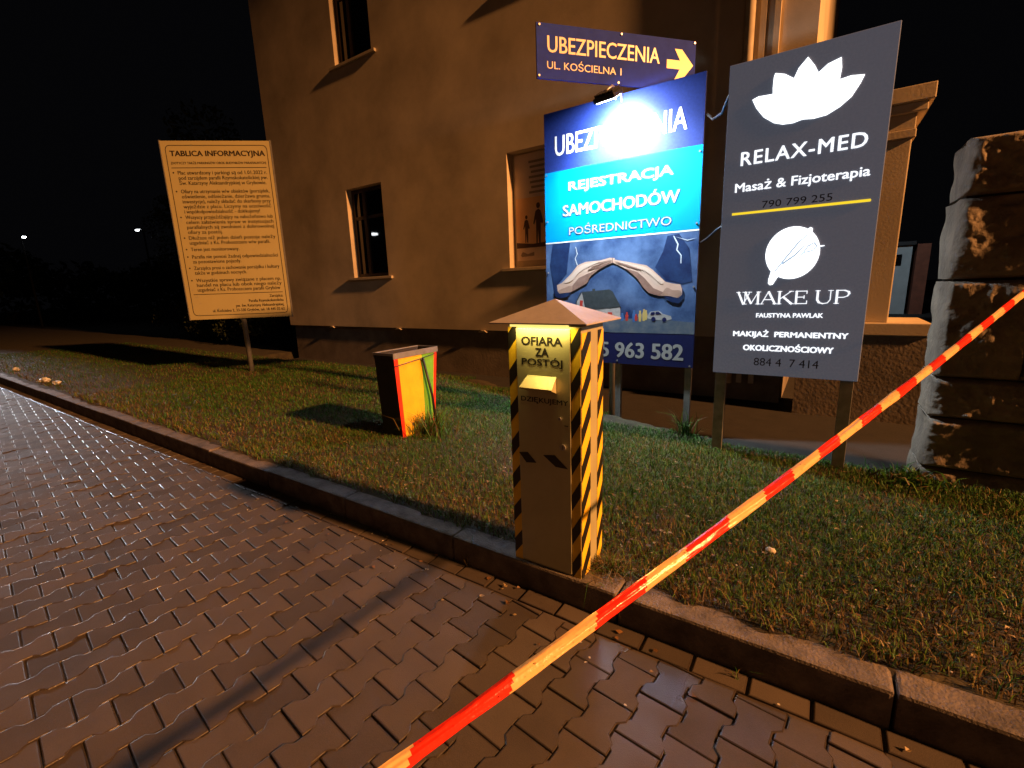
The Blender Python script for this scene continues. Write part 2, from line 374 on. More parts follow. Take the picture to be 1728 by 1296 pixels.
# grass: many bent blades, one object
def blades(name, pts, hgt, wid, cols, lean=0.5, m=None, parent=None):
    n = len(pts); P = np.array(pts, float)
    a = RNG.uniform(0, 2*np.pi, n); h = hgt*RNG.uniform(.55, 1.35, n); wd = wid*RNG.uniform(.7, 1.3, n)
    d = RNG.uniform(0, 2*np.pi, n); le = h*lean*RNG.uniform(.1, 1.6, n)
    sx, sy = np.cos(a)*wd/2, np.sin(a)*wd/2; dx, dy = np.cos(d)*le, np.sin(d)*le
    v = np.empty((n, 5, 3)); z = P[:, 2]
    v[:, 0] = np.c_[P[:, 0]-sx, P[:, 1]-sy, z-.006]; v[:, 1] = np.c_[P[:, 0]+sx, P[:, 1]+sy, z-.006]
    v[:, 2] = np.c_[P[:, 0]+dx*.4+sx*.75, P[:, 1]+dy*.4+sy*.75, z+h*.6]; v[:, 3] = np.c_[P[:, 0]+dx*.4-sx*.75, P[:, 1]+dy*.4-sy*.75, z+h*.6]
    v[:, 4] = np.c_[P[:, 0]+dx, P[:, 1]+dy, z+h*.95-le*.25]
    me = bpy.data.meshes.new(name); me.vertices.add(n*5); me.vertices.foreach_set('co', v.ravel())
    base = (np.arange(n)*5)[:, None]
    li = np.concatenate([base+np.array([0, 1, 2, 3]), base+np.array([3, 2, 4])], 1).ravel()
    me.loops.add(n*7); me.loops.foreach_set('vertex_index', li)
    me.polygons.add(n*2); ls = np.empty((n, 2), int); ls[:, 0] = np.arange(n)*7; ls[:, 1] = ls[:, 0]+4
    me.polygons.foreach_set('loop_start', ls.ravel())
    me.update(calc_edges=True); me.validate()
    C = np.repeat(np.c_[cols, np.ones(n)][:, None, :], 5, 1)
    at = me.color_attributes.new('tint', 'FLOAT_COLOR', 'POINT'); at.data.foreach_set('color', C.ravel())
    return link(name, me, m, parent)
M['blade'] = attr_mat('grass_blade', 0.5, 0.22)
GREEN = np.array([0.028, 0.095, 0.010]); LIGHT = np.array([0.075, 0.155, 0.018]); STRAW = np.array([0.17, 0.12, 0.045]); BROWN = np.array([0.075, 0.042, 0.02])
def grass_cols(n, dry):
    c = np.empty((n, 3)); k = RNG.random(n); d = np.asarray(dry)
    g = k < 0.72-0.62*d; l = (~g) & (k < 0.86-0.48*d); s = (~g) & (~l) & (k < 0.95-0.25*d)
    c[:] = BROWN; c[g] = GREEN; c[l] = LIGHT; c[s] = STRAW
    return c*RNG.uniform(.6, 1.3, (n, 1))
pts = []; dry = []
def seed(x0, x1, y0, y1, dens):
    n = int((x1-x0)*(y1-y0)*dens)
    for _ in range(n):
        X = random.uniform(x0, x1); Y = random.uniform(y0, y1)
        if Y < 1.98 and lawn_z(X, Y) < .150: continue
        if Y > lawn_edge(X)+0.04: continue
        if -1.26 < X < -0.85 and 1.80 < Y < 2.08: continue
        p = noise.noise(Vector((X*1.1, Y*1.4, 0.5)))*0.5+noise.noise(Vector((X*4, Y*4, 5)))*0.4
        dd = sm(0.14+p+0.75*sm((2.75-Y)/0.8)+0.25*sm((X+0.2)/1.2)-0.35*sm((Y-3.3)/0.8)*sm((X+4.5)/1.5))
        if random.random() < 0.45*sm((p-.05)*3): continue            # bare patches
        pts.append((X, Y, lawn_z(X, Y))); dry.append(dd)
seed(-1.9, 2.6, 1.89, 4.4, 9500); seed(-4.6, -1.9, 1.89, 5.4, 5200); seed(-9.5, -4.6, 1.9, 5.8, 1700); seed(-20, -9.5, 1.96, 5.8, 600)
far = np.array([p[0] < -4.6 for p in pts])
g = blades('grass', pts, np.where(far, 0.05, 0.040)*np.where(np.array([p[1] for p in pts]) < 2.03, 1.35, 1.0), np.where(far, 0.006, 0.0042), grass_cols(len(pts), dry), 0.9, M['blade'])
tag(g, kind='stuff')

# fallen leaves, straw bits and pale dew-glint flecks on the lawn, too many and too small to count
lp = []; 
for _ in range(1500):
    X = random.uniform(-6, 2.4); Y = 1.97+abs(random.gauss(0, 0.9))
    if Y < lawn_edge(X) and not (-1.26 < X < -0.85 and 1.80 < Y < 2.08): lp.append((X, Y, lawn_z(X, Y)+.012))
for _ in range(70):
    lp.append((random.uniform(-5, 1.2), YK-.02-abs(random.gauss(0, .16)), .006))
lf = MB(); lc = []
for X, Y, z in lp:
    r = random.uniform(.005, .02); a = random.uniform(0, 6.28); t = Matrix.Rotation(random.uniform(-.7, .7), 3, 'X') @ Matrix.Rotation(random.uniform(-.7, .7), 3, 'Y')
    ring = [Vector((math.cos(a+k*1.2566)*r*(1.3 if k == 0 else .75), math.sin(a+k*1.2566)*r*.7, 0)) for k in range(5)]
    lf.add([(X+q.x, Y+q.y, z+abs(q.z)) for q in (t @ q for q in ring)], [(0,1,2,3,4)])
    c = random.choice([(0.55,0.5,0.42)] if r < .0085 else [(0.16,0.08,0.03),(0.10,0.05,0.02),(0.26,0.19,0.10),(0.07,0.04,0.02)]); lc += [(*c, 1)]*5  # smallest bits coloured pale to stand in for dew glints
me = lf.mesh('leaf_litter'); at = me.color_attributes.new('tint', 'FLOAT_COLOR', 'POINT'); at.data.foreach_set('color', [q for c in lc for q in c])
M['leaf'] = attr_mat('dead_leaf', 0.5, 0.4); tag(link('leaf_litter', me, M['leaf']), kind='stuff')

def tuft(name, label, cat, X, Y, n, h, wd, spread, dry, lean=0.8, zoff=0.0):
    p = []
    for _ in range(n):
        r = abs(random.gauss(0, spread)); a = random.uniform(0, 6.28); qx, qy = X+r*math.cos(a), Y+r*math.sin(a)
        p.append((qx, qy, (lawn_z(qx, qy) if qy > YK+.15 else (0.15 if qy > YK else 0.0))+zoff))
    o = blades(name, p, np.full(n, h), np.full(n, wd), grass_cols(n, np.full(n, dry)), lean, M['blade'])
    return tag(o, label, cat)
tuft('weed_tuft', 'straggly weed clump at the foot of the yellow and green bin', 'weed', -3.19, 3.20, 260, 0.27, 0.008, 0.13, 0.5)
tuft('weed_tuft', 'tall green grass tuft left of the grey backlit sign post', 'weed', -0.98, 4.36, 90, 0.24, 0.007, 0.05, 0.1, 0.7)
tuft('weed_tuft', 'low leafy weeds at the foot of the rough stone wall corner', 'weed', 0.62, 4.10, 260, 0.10, 0.011, 0.13, 0.1, 1.0)
tuft('weed_tuft', 'small yellowed seedling growing from the kerb joint left of the offering box', 'weed', -1.56, 1.79, 9, 0.09, 0.006, 0.015, 0.9, 0.8)
tuft('dry_roots', 'tangle of dry roots and straw against the right foot of the offering box', 'dry roots', -0.77, 1.97, 260, 0.075, 0.0035, 0.075, 1.0, 1.9)
tuft('weed_tuft', 'dry straw wisp on the paving in front of the kerb right of the barrier tape', 'weed', -0.16, 1.76, 7, 0.05, 0.004, 0.015, 1.0, 1.2)

def lump(mb, c, r, sq=(1, 1, 1), sd=0.0, seg=12, ring=8, amp=0.2):
    vs = []; fs = []
    for i in range(ring+1):
        t = math.pi*i/ring
        for k in range(seg):
            p = 2*math.pi*k/seg; d = Vector((math.sin(t)*math.cos(p), math.sin(t)*math.sin(p), math.cos(t)))
            rr = r*(1+amp*noise.noise(d*1.7+Vector((sd, sd*2, 0)))); vs.append((c[0]+d.x*rr*sq[0], c[1]+d.y*rr*sq[1], c[2]+d.z*rr*sq[2]))
    for i in range(ring):
        for k in range(seg):
            k2 = (k+1) % seg; fs.append((i*seg+k, (i+1)*seg+k, (i+1)*seg+k2, i*seg+k2))
    mb.add(vs, fs)
p = MB(); lump(p, (-0.12, 2.55, lawn_z(-.12, 2.55)+.016), 0.022, (1.2, .9, .75), 2.0)
tag(p.build('pebble', M['pebble'], smooth=True), 'pale pebble lying on the grass right of the barrier tape', 'pebble')
for k, (X, Y, lab) in enumerate(((-11.9, 2.12, 'larger crumpled white paper scrap on the grass at the far end of the kerb'), (-11.3, 2.15, 'torn white paper scrap on the grass beside the larger scrap'), (-14.6, 2.2, 'white scrap on the grass at the left edge of the photo'))):
    p = MB(); lump(p, (X, Y, lawn_z(X, Y)+.03), 0.05+.02*(k == 0), (2.0, 1.0, .7), 3.3*k+1, 10, 7, .9)
    tag(p.build('paper_scrap', M['litter']), lab, 'litter', 'scraps of paper by the far kerb')

# ---------------------------------------------------------------- building
bd = thing('house', 'tall cream plastered house with deep dark windows behind the signs', 'house', (0, 6.5, 0))
WL, WR, WT = -11.0, -0.30, 9.2
opens = [(-8.36, -7.29, 1.87, 3.63), (-4.36, -3.0, 1.87, 3.63), (-8.30, -7.24, 5.86, 7.6), (-4.33, -3.2, 5.86, 7.6)]
xs = sorted({WL, WR, *[o[0] for o in opens], *[o[1] for o in opens]}); zs = sorted({0.83, WT, *[o[2] for o in opens], *[o[3] for o in opens]})
wb = MB()
for i in range(len(xs)-1):
    for k in range(len(zs)-1):
        cx, cz = (xs[i]+xs[i+1])/2, (zs[k]+zs[k+1])/2
        if any(o[0] < cx < o[1] and o[2] < cz < o[3] for o in opens): continue
        wb.add([(xs[i],0,zs[k]),(xs[i+1],0,zs[k]),(xs[i+1],0,zs[k+1]),(xs[i],0,zs[k+1])], [(0,1,2,3)])
for x0, x1, z0, z1 in opens:         # reveals
    D = 0.20
    wb.add([(x0,0,z0),(x0,D,z0),(x0,D,z1),(x0,0,z1)], [(0,1,2,3)]); wb.add([(x1,0,z0),(x1,0,z1),(x1,D,z1),(x1,D,z0)], [(0,1,2,3)])
    wb.add([(x0,0,z1),(x0,D,z1),(x1,D,z1),(x1,0,z1)], [(0,1,2,3)]); wb.add([(x0,0,z0),(x1,0,z0),(x1,D,z0),(x0,D,z0)], [(0,1,2,3)])
wb.add([(WL,0,.83),(WL,0,WT),(WL,9,WT),(WL,9,.83)], [(0,1,2,3)]); wb.add([(WR,0,.83),(WR,9,.83),(WR,9,WT),(WR,0,WT)], [(0,1,2,3)])
wb.add([(WL,0,.83),(WL,9,.83),(WR,9,.83),(WR,0,.83)], [(0,1,2,3)])
wb.build('wall', M['plaster'], bd, recalc=False)
pb = MB(); pb.box(WL+.07, WR-.07, 0.07, 8.9, -0.1, 0.8305); pb.build('plinth', M['plinth'], bd)
rb = MB(); rb.add([(WL-.5,-.5,WT),(WR+.5,-.5,WT),(WR+.5,9.5,WT),(WL-.5,9.5,WT),(WL+4.5,4.5,WT+3.6),(WR-4.5,4.5,WT+3.6)], [(0,1,5,4),(1,2,5),(2,3,4,5),(3,0,4),(3,2,1,0)])
rb.build('roof', M['p_roof'], bd)
for n, (x0, x1, z0, z1) in enumerate(opens):
    if n == 1:
        pn = MB(); pn.box(x0+.002, x1-.002, .17, .20, z0+.002, z1-.002); pn.build('niche_back', M['plaster'], bd)
    else:
        fr = MB(); f = .07; y0, y1 = .13, .19; x0i, x1i, z0i, z1i = x0+.004, x1-.004, z0+.004, z1-.004
        fr.box(x0i, x0i+f, y0, y1, z0i, z1i).box(x1i-f, x1i, y0, y1, z0i, z1i).box(x0i+f, x1i-f, y0, y1, z0i, z0i+f).box(x0i+f, x1i-f, y0, y1, z1i-f, z1i)
        c = x0+(x1-x0)*.36; fr.box(c-.045, c+.045, y0-.012, y1, z0i+f, z1i-f)
        zt = z0+(z1-z0)*.68; fr.box(x0i+f, c-.045, y0+.004, y1, zt-.03, zt+.03).box(c+.045, x1i-f, y0+.004, y1, zt-.03, zt+.03)
        wn = fr.build('window', M['frame'], bd)
        pa = MB(); pa.box(x0+.02, x1-.02, .160, .166, z0+.02, z1-.02); pa.build('pane', M['pane'], wn)
        rb_ = MB(); rb_.box(x0, x1, .195, .21, z0, z1); rb_.build('blind', M['black'], wn)
    sl = MB(); sl.box(x0-.13, x1+.13, -.055, -.002, z0-.055, z0-.003); sl.build('sill', M['sill'], bd, bevel=.006)
for X in (-9.33, -7.144, -4.993, -2.9):
    wg = MB(); wg.add([(X-.10,-.01,.79),(X+.10,-.01,.79),(X+.10,.06,.79),(X-.10,.06,.79),(X-.02,-.035,.826),(X+.06,-.035,.826),(X+.06,.06,.826),(X-.02,.06,.826)],
        [(0,3,2,1),(4,5,6,7),(0,1,5,4),(1,2,6,5),(2,3,7,6),(3,0,4,7)])
    wg.build('ledge_bracket', M['plaster'], bd)
dp = MB(); dp.tube([(-.955,-.09,.25),(-.955,-.09,9.0)], .05, 12); dp.build('downpipe', M['sill'], bd, smooth=True)
dp = MB(); dp.box(-.86,-.80,-.05,-.002,.25,9.0); dp.box(-.72,-.66,-.05,-.002,.25,9.0); dp.build('pilaster', M['plaster'], bd)

# poster in the niche
po = thing('poster', 'faded sunset poster with dark walking figures in the blind wall niche', 'poster', (0, 6.66, 0))
m_ = MB(); m_.poly([(-4.31,1.98),(-3.05,1.98),(-3.05,3.60),(-4.31,3.60)], -.004, .004); flat(m_, 'paper', M['poster_top'], po)
m_ = MB(); m_.poly([(-4.31,2.18),(-3.05,2.18),(-3.05,2.95),(-4.31,2.95)], -.006, .001); flat(m_, 'sunset_print', M['poster_sun'], po)
m_ = MB()
def figure(X, z, s):
    m_.poly([(X-.05*s,z),(X-.02*s,z),(X,z+.35*s),(X+.03*s,z),(X+.07*s,z),(X+.08*s,z+.5*s),(X+.13*s,z+.48*s),(X+.15*s,z+.52*s),(X+.08*s,z+.78*s),(X+.02*s,z+.82*s),(X-.06*s,z+.78*s),(X-.13*s,z+.5*s),(X-.10*s,z+.47*s),(X-.05*s,z+.6*s)], -.008, .001)
    m_.poly([(X+.015*s+math.cos(t*.7854)*.055*s, z+.9*s+math.sin(t*.7854)*.07*s) for t in range(8)], -.008, .001)
figure(-4.12, 2.26, .44); figure(-3.90, 2.22, .66); figure(-3.72, 2.24, .5); figure(-3.5, 2.22, .66)
m_.poly([(-4.31,2.18),(-3.05,2.18),(-3.05,2.24),(-3.6,2.26),(-4.0,2.235),(-4.31,2.27)], -.007, .001)
flat(m_, 'figures', M['poster_dark'], po)
m_ = MB()
for k in range(7): m_.poly([(-4.05+.02*(k % 3), 3.49-k*.075), (-3.3-.05*(k % 2), 3.49-k*.075), (-3.3-.05*(k % 2), 3.455-k*.075), (-4.05+.02*(k % 3), 3.455-k*.075)], -.006, .001)
m_.poly([(-4.24,2.07),(-4.20,2.12),(-4.1,2.08),(-3.98,2.11),(-3.98,2.05),(-4.22,2.04)], -.006, .001)
flat(m_, 'faint_text_rows', mat('faded_print', (0.27,0.21,0.18), .7), po)

# gate pillar with moulded capital at the right, low wall beyond it
gp = thing('gate_pillar', 'tall plastered gate pillar with stepped cap behind the grey sign', 'gate pillar', (0, 6.2, 0))
m_ = MB(); m_.box(-.12,.575,0,.7,1.06,2.84); m_.build('shaft', M['plaster'], gp, bevel=.01)
m_ = MB(); m_.box(-.14,.600,-.02,.72,2.84,2.92).box(-.11,.590,-.003,.71,2.92,3.06).box(-.2,.66,-.06,.78,3.06,3.14).box(-.24,.70,-.1,.82,3.14,3.28); m_.build('cap', M['plaster'], gp, bevel=.008)
m_ = MB(); m_.box(-.2,.90,-.06,.78,-.1,.93); m_.build('base', M['plinth'], gp)
m_ = MB(); m_.box(-.22,.92,-.08,.80,.93,1.06); m_.build('ledge', M['plaster'], gp, bevel=.01)

# ---------------------------------------------------------------- rough stone wall at the right
sw = thing('stone_wall', 'rough rock faced stone wall in courses at the right edge', 'wall', (0, 4.2, 0))
courses = [(-.1,.19),(.19,.56),(.56,.845),(.845,1.50),(1.50,2.02),(2.02,2.38)]
for ci, (z0, z1) in enumerate(courses):
    X = .69 if ci % 2 else .66
    X = .68
    first = True
    cb = MB()
    while X < 4.6:
        Lb = random.uniform(.55, .95) if not first else random.choice([.42, .62, .8])
        x1 = X+Lb; nu, nv = 48, 32; vs = []; fs = []; sd = random.random()*50
        for j in range(nv+1):
            for i in range(nu+1):
                u, v = i/nu, j/nv
                e = min(u, 1-u)*Lb; e2 = min(v, 1-v)*(z1-z0); k = sm(min(e, e2)/.022); k = k*k*(3-2*k)
                px = X+u*Lb; pz = z0+.008+v*(z1-z0-.016)
                nn = noise.fractal(Vector((px*2.6, pz*2.6, sd)), .8, 2.2, 7)*.045+.028*abs(noise.noise(Vector((px*6, pz*6, sd+9))))+.022*abs(noise.noise(Vector((px*21, pz*21, sd))))
                vs.append((px-(0.012 if i == nu else 0)+(0.014*noise.noise(Vector((pz*5, sd, 1))) if i == 0 else 0), .03-k*(.035+nn), pz))
        n0 = len(vs)
        for j in range(nv):
            for i in range(nu): a = j*(nu+1)+i; fs.append((a, a+1, a+nu+2, a+nu+1))
        # left and right cheeks, rough too
        for side in (0, nu):
            dep = [.03, .12, .22, .34, .45]; idx = [[j*(nu+1)+side for j in range(nv+1)]]
            for d in dep[1:]:
                row = []
                for j in range(nv+1):
                    bx = vs[idx[0][j]][0]; bz = vs[idx[0][j]][2]
                    o_ = .02*noise.noise(Vector((d*9, bz*7, sd+4)))
                    row.append(len(vs)); vs.append((bx+(o_ if side == 0 else -abs(o_)), d, bz))
                idx.append(row)
            for r in range(len(idx)-1):
                for j in range(nv):
                    q = (idx[r][j], idx[r][j+1], idx[r+1][j+1], idx[r+1][j]); fs.append(q if side == 0 else q[::-1])
        for row in (0, nv):
            q = [row*(nu+1)+i for i in range(nu+1)]; bk = []
            for i in q: bk.append(len(vs)); vs.append((vs[i][0], .45, vs[i][2]))
            for i in range(nu): f_ = (q[i], bk[i], bk[i+1], q[i+1]); fs.append(f_ if row else f_[::-1])
        cb.add(vs, fs); X = x1; first = False
    cb.build('stone_course', M['stone'], sw, smooth=True)
m_ = MB(); m_.box(.71, 4.6, .06, .43, -.1, 2.37); m_.build('mortar_core', M['mortar'], sw)

# ---------------------------------------------------------------- offering box
ob = thing('offering_box', 'grey metal parking offering box with yellow black hazard edges on the kerb', 'donation box', (-1.054, 1.82, 0.201)); ob.scale = (.958, .958, .958)
HB = 1.225; wx = .20; dy = .255
m_ = MB(); m_.box(-wx, wx, 0, dy, -.12, HB); m_.build('body', M['boxmetal'], ob, bevel=.004)
m_ = MB(); m_.box(-wx+.052, wx-.052, -.007, -.0005, -.04, HB-.012); door = m_.build('door', M['boxmetal'], ob, bevel=.002)
m_ = MB()
rc = [(-.262,-.075,1.238),(.262,-.075,1.238),(.262,.335,1.238),(-.262,.335,1.238)]
rt = [(a, b_, c+.006) for a, b_, c in rc]
m_.add(rc+rt+[(0,.128,1.348)], [(3,2,1,0),(0,1,5,4),(1,2,6,5),(2,3,7,6),(3,0,4,7),(4,5,8),(5,6,8),(6,7,8),(7,4,8)])
m_.build('roof', M['roofmetal'], ob)
# hazard tape: yellow strips with slanted black bars wrapped round the corners
def hazard(name, origin, ax, wd, z0, z1, slope, period, phase, parent, nrm, up=True):
    mb = MB(); O = Vector(origin); A = Vector(ax); N = Vector(nrm)
    P3 = lambda u, z, k: tuple(O+A*u+Vector((0, 0, z))+N*k)
    for mi, lift, polys in ((0, .0015, [[(0, z0), (wd, z0), (wd, z1), (0, z1)]]), (1, .0030, [])):
        if mi == 1:
            k = -4
            while True:
                zb = z0+phase+k*period; k += 1
                if zb > z1+.3: break
                q = [(0, zb), (wd, zb+slope*wd), (wd, zb+slope*wd+period*.46), (0, zb+period*.46)]
                q = clip(q, 0, 1, z1); q = clip(q, 0, -1, -z0) if len(q) > 2 else q
                if len(q) > 2: polys.append(q)
        for q in polys:
            n = len(q); vs = [P3(u, z, lift) for u, z in q]+[P3(u, z, .0002) for u, z in q]
            mb.add(vs, [tuple(range(n))]+[(i, n+i, n+(i+1) % n, (i+1) % n) for i in range(n)], mi)
    return mb.build(name, [M['hz_yellow'], M['hz_black']], parent)
hazard('hazard_tape', (-wx+.002, -.0005, 0), (1,0,0), .05, -.052, HB-.006, 1.3, .187, .03, ob, (0,-1,0))
hazard('hazard_tape', (wx-.050, -.0005, 0), (1,0,0), .048, -.052, HB-.006, 1.75, .187, -.01, ob, (0,-1,0))
hazard('hazard_tape', (wx+.0005, .002, 0), (0,1,0), .098, -.06, HB-.03, 1.25, .187, -.03, ob, (1,0,0))
hazard('hazard_tape', (wx+.0005, dy-.068, 0), (0,1,0), .066, -.06, HB-.03, 1.7, .187, .06, ob, (1,0,0))
m_ = MB()                            # two black bars of the worn cross band
m_.poly([(-.150,.571),(-.098,.580),(-.047,.531),(-.107,.522)], -.0088, .0015); m_.poly([(-.006,.580),(.059,.590),(.133,.531),(.064,.530)], -.0088, .0015)
flat(m_, 'hazard_bar', M['hz_black'], ob)
m_ = MB(); yt = -.0082
put_text(m_, 'OFIARA', -.117, .109, 1.133, 1.175, yt, .03); flat(m_, 'lettering', M['black'], ob); m_ = MB(); put_text(m_, 'ZA', -.039, .035, 1.081, 1.121, yt, .03); flat(m_, 'lettering', M['black'], ob); m_ = MB(); put_text(m_, 'POSTÓJ', -.118, .109, 1.024, 1.077, yt, .03)
flat(m_, 'lettering', M['black'], ob); m_ = MB(); put_text(m_, 'DZIĘKUJEMY', -.128, .137, .842, .876, yt, .022)
flat(m_, 'lettering', M['black'], ob)
m_ = MB()                            # sloping coin chute
m_.add([(-.085,-.008,.985),(.075,-.008,.985),(.085,-.075,.935),(-.095,-.075,.935),(-.085,-.008,.981),(.075,-.008,.981),(.085,-.075,.931),(-.095,-.075,.931)],
       [(0,1,2,3),(7,6,5,4),(0,4,5,1),(1,5,6,2),(2,6,7,3),(3,7,4,0)])
m_.add([(.0745,-.008,.98),(.0845,-.074,.930),(.0745,-.008,.905),(.0725,-.008,.98),(.0825,-.074,.930),(.0725,-.008,.905)], [(0,1,2),(5,4,3),(0,3,4,1),(1,4,5,2),(2,5,3,0)])
m_.add([(-.0845,-.008,.98),(-.0945,-.074,.930),(-.0845,-.008,.905),(-.0825,-.008,.98),(-.0925,-.074,.930),(-.0825,-.008,.905)], [(0,1,2),(5,4,3),(0,3,4,1),(1,4,5,2),(2,5,3,0)])
m_.build('coin_chute', M['boxmetal'], ob)
m_ = MB(); m_.box(-.07,.065,-.0085,-.0075,.945,.975); m_.build('coin_slot', M['hz_black'], ob)
for X, Z, R_ in ((.092,.782,.009),(.107,.640,.016)):
    m_ = MB(); m_.tube([(X,-.006,Z),(X,-.016,Z)], R_, 16); lk = m_.build('lock', M['steel'], ob)
    m_ = MB(); m_.box(X-.0015,X+.0015,-.0172,-.0158,Z-R_*.6,Z+R_*.6); m_.build('keyhole', M['black'], lk)
m_ = MB(); m_.box(.115,.135,-.0085,-.007,.748,.752); m_.build('scratch', M['black'], ob)
m_ = MB(); m_.box(-.15,.15,-.055,-.020,1.2245,1.2375); m_.build('eave_lamp', M['strip_led'], ob)
lamp('eave_lamp_light', 'AREA', (-1.054, 1.7855, 1.371), 1.35, (1.0, .72, .2), target=(-1.054, 1.834, .93), shape='RECTANGLE', size=.30, size_y=.02)

# ---------------------------------------------------------------- litter bin
bn = thing('litter_bin', 'leaning square litter bin with yellow and green side and red edges', 'litter bin', (-3.33, 3.21, 0.09))
def binq(z):                         # corners at height z: the +x face runs along y
    t = z/.88
    return (-.27-.0*t, 0.0, -.235-.04*t, .215+.105*t)       # x0,x1,y0,y1
m_ = MB()
a0 = binq(0); a1 = binq(.88); th = .012
def ringv(q, z, d): return [(q[0]+d,q[2]+d,z),(q[1]-d,q[2]+d,z),(q[1]-d,q[3]-d,z),(q[0]+d,q[3]-d,z)]
vs = ringv(a0,0,0)+ringv(a1,.88,0)+ringv(a1,.88,th)+ringv(a0,.02,th)
m_.add(vs, [(0,1,5,4),(1,2,6,5),(2,3,7,6),(3,0,4,7),(4,5,9,8),(5,6,10,9),(6,7,11,10),(7,4,8,11),(8,9,13,12),(9,10,14,13),(10,11,15,14),(11,8,12,15),(12,13,14,15),(3,2,1,0)])
m_.build('shell', M['bin_dark'], bn)
def onface(ts, z): q = binq(z); return (q[2]+(q[3]-q[2])*ts)
def strip(s0, s1, s2, s3, z0, z1, name, m, lift=.002):      # s0..s1 along the foot, s2..s3 along the top of the lit face
    mb = MB(); mb.add([(.0005,onface(s0,z0),z0),(.0005,onface(s1,z0),z0),(.0005,onface(s3,z1),z1),(.0005,onface(s2,z1),z1),(lift,onface(s0,z0),z0),(lift,onface(s1,z0),z0),(lift,onface(s3,z1),z1),(lift,onface(s2,z1),z1)],
        [(4,5,6,7),(0,1,5,4),(1,2,6,5),(2,3,7,6),(3,0,4,7)]); return mb.build(name, m, bn)
strip(.0,.09,.0,.09,.0,.835,'edge_band',M['bin_red']); strip(.93,1,.93,1,.0,.835,'edge_band',M['bin_red'])
strip(.09,.70,.09,.62,.0,.835,'yellow_panel',M['bin_yellow']); strip(.70,.93,.62,.93,.0,.835,'green_panel',M['bin_green'])
m_ = MB(); 
for q, z0, z1 in ((binq(.86), .835, .889),):
    m_.box(q[1]-.002,q[1]+.010,q[2]-.008,q[3]+.008,z0,z1).box(q[0]-.010,q[0]+.002,q[2]-.008,q[3]+.008,z0,z1).box(q[0]+.002,q[1]-.002,q[2]-.008,q[2]+.004,z0+.03,z1).box(q[0]+.002,q[1]-.002,q[3]-.004,q[3]+.008,z0,z1)
m_.build('rim', M['steel'], bn)
m_ = MB(); m_.tube([(.03,onface(.60,.83),.80),(.05,onface(.80,.4),.40),(.07,onface(.90,0),.03)], .013, 8); m_.build('support_stake', M['dark_metal'], bn, smooth=True)
m_ = MB(); m_.tube([(.012,onface(-.01,.75),.765),(.028,onface(.58,.8),.80),(.02,onface(.95,.82),.825)], .004, 6); m_.tube([(.012,onface(-.01,.75),.765),(-.02,onface(-.02,.75),.735)], .004, 6)
m_.build('tie_wire', M['dark_metal'], bn)

# ---------------------------------------------------------------- information board
ib = thing('information_board', 'pale information board on one post with dense black Polish text', 'notice board', (-9.1, 4.49, 0.10), math.radians(40.5))
ZS = -0.10
m_ = MB(); m_.box(-.95,.865,-.03,0,1.16+ZS,4.245+ZS); m_.build('panel', M['board'], ib, bevel=.004)
m_ = MB(); m_.tube([(-.04,.04,-.1),(-.04,.04,3.6)], .045, 14); m_.build('post', M['steel'], ib, smooth=True)
m_ = MB(); m_.box(-.963,-.9505,-.036,.012,1.15+ZS,4.255+ZS).box(.8655,.878,-.036,.012,1.15+ZS,4.255+ZS); m_.build('frame', M['steel'], ib)
Y = -.033
m_ = MB()
def rline(x0, z0, x1, z1, t=.010):
    d = Vector((x1-x0, z1-z0)).normalized(); n = Vector((-d.y, d.x))*t/2
    m_.poly([(x0-n.x, z0-n.y+ZS), (x1-n.x, z1-n.y+ZS), (x1+n.x, z1+n.y+ZS), (x0+n.x, z0+n.y+ZS)], Y, .0006)
bx0, bx1, bz0, bz1, r = -.875, .805, 1.235, 4.17, .07
pts_ = []
for cx, cz, a0_ in ((bx1-r, bz1-r, 0), (bx0+r, bz1-r, 90), (bx0+r, bz0+r, 180), (bx1-r, bz0+r, 270)):
    pts_ += [(cx+r*math.cos(math.radians(a0_+t)), cz+r*math.sin(math.radians(a0_+t))) for t in (0, 30, 60, 90)]
for i in range(len(pts_)): rline(*pts_[i], *pts_[(i+1) % len(pts_)])
rline(-.825, 3.805, .76, 3.805); rline(-.82, 1.622, .755, 1.622)
flat(m_, 'border', M['ink'], ib)
m_ = MB(); put_text(m_, 'TABLICA INFORMACYJNA', -.815, .765, 3.966+ZS, 4.085+ZS, Y, .035)
flat(m_, 'title', M['ink'], ib); m_ = MB(); put_text(m_, '(DOTYCZY TAKŻE PARKINGÓW OBOK BUDYNKÓW PARAFIALNYCH)', -.82, .765, 3.852+ZS, 3.915+ZS, Y, .02)
flat(m_, 'subtitle', M['ink'], ib)
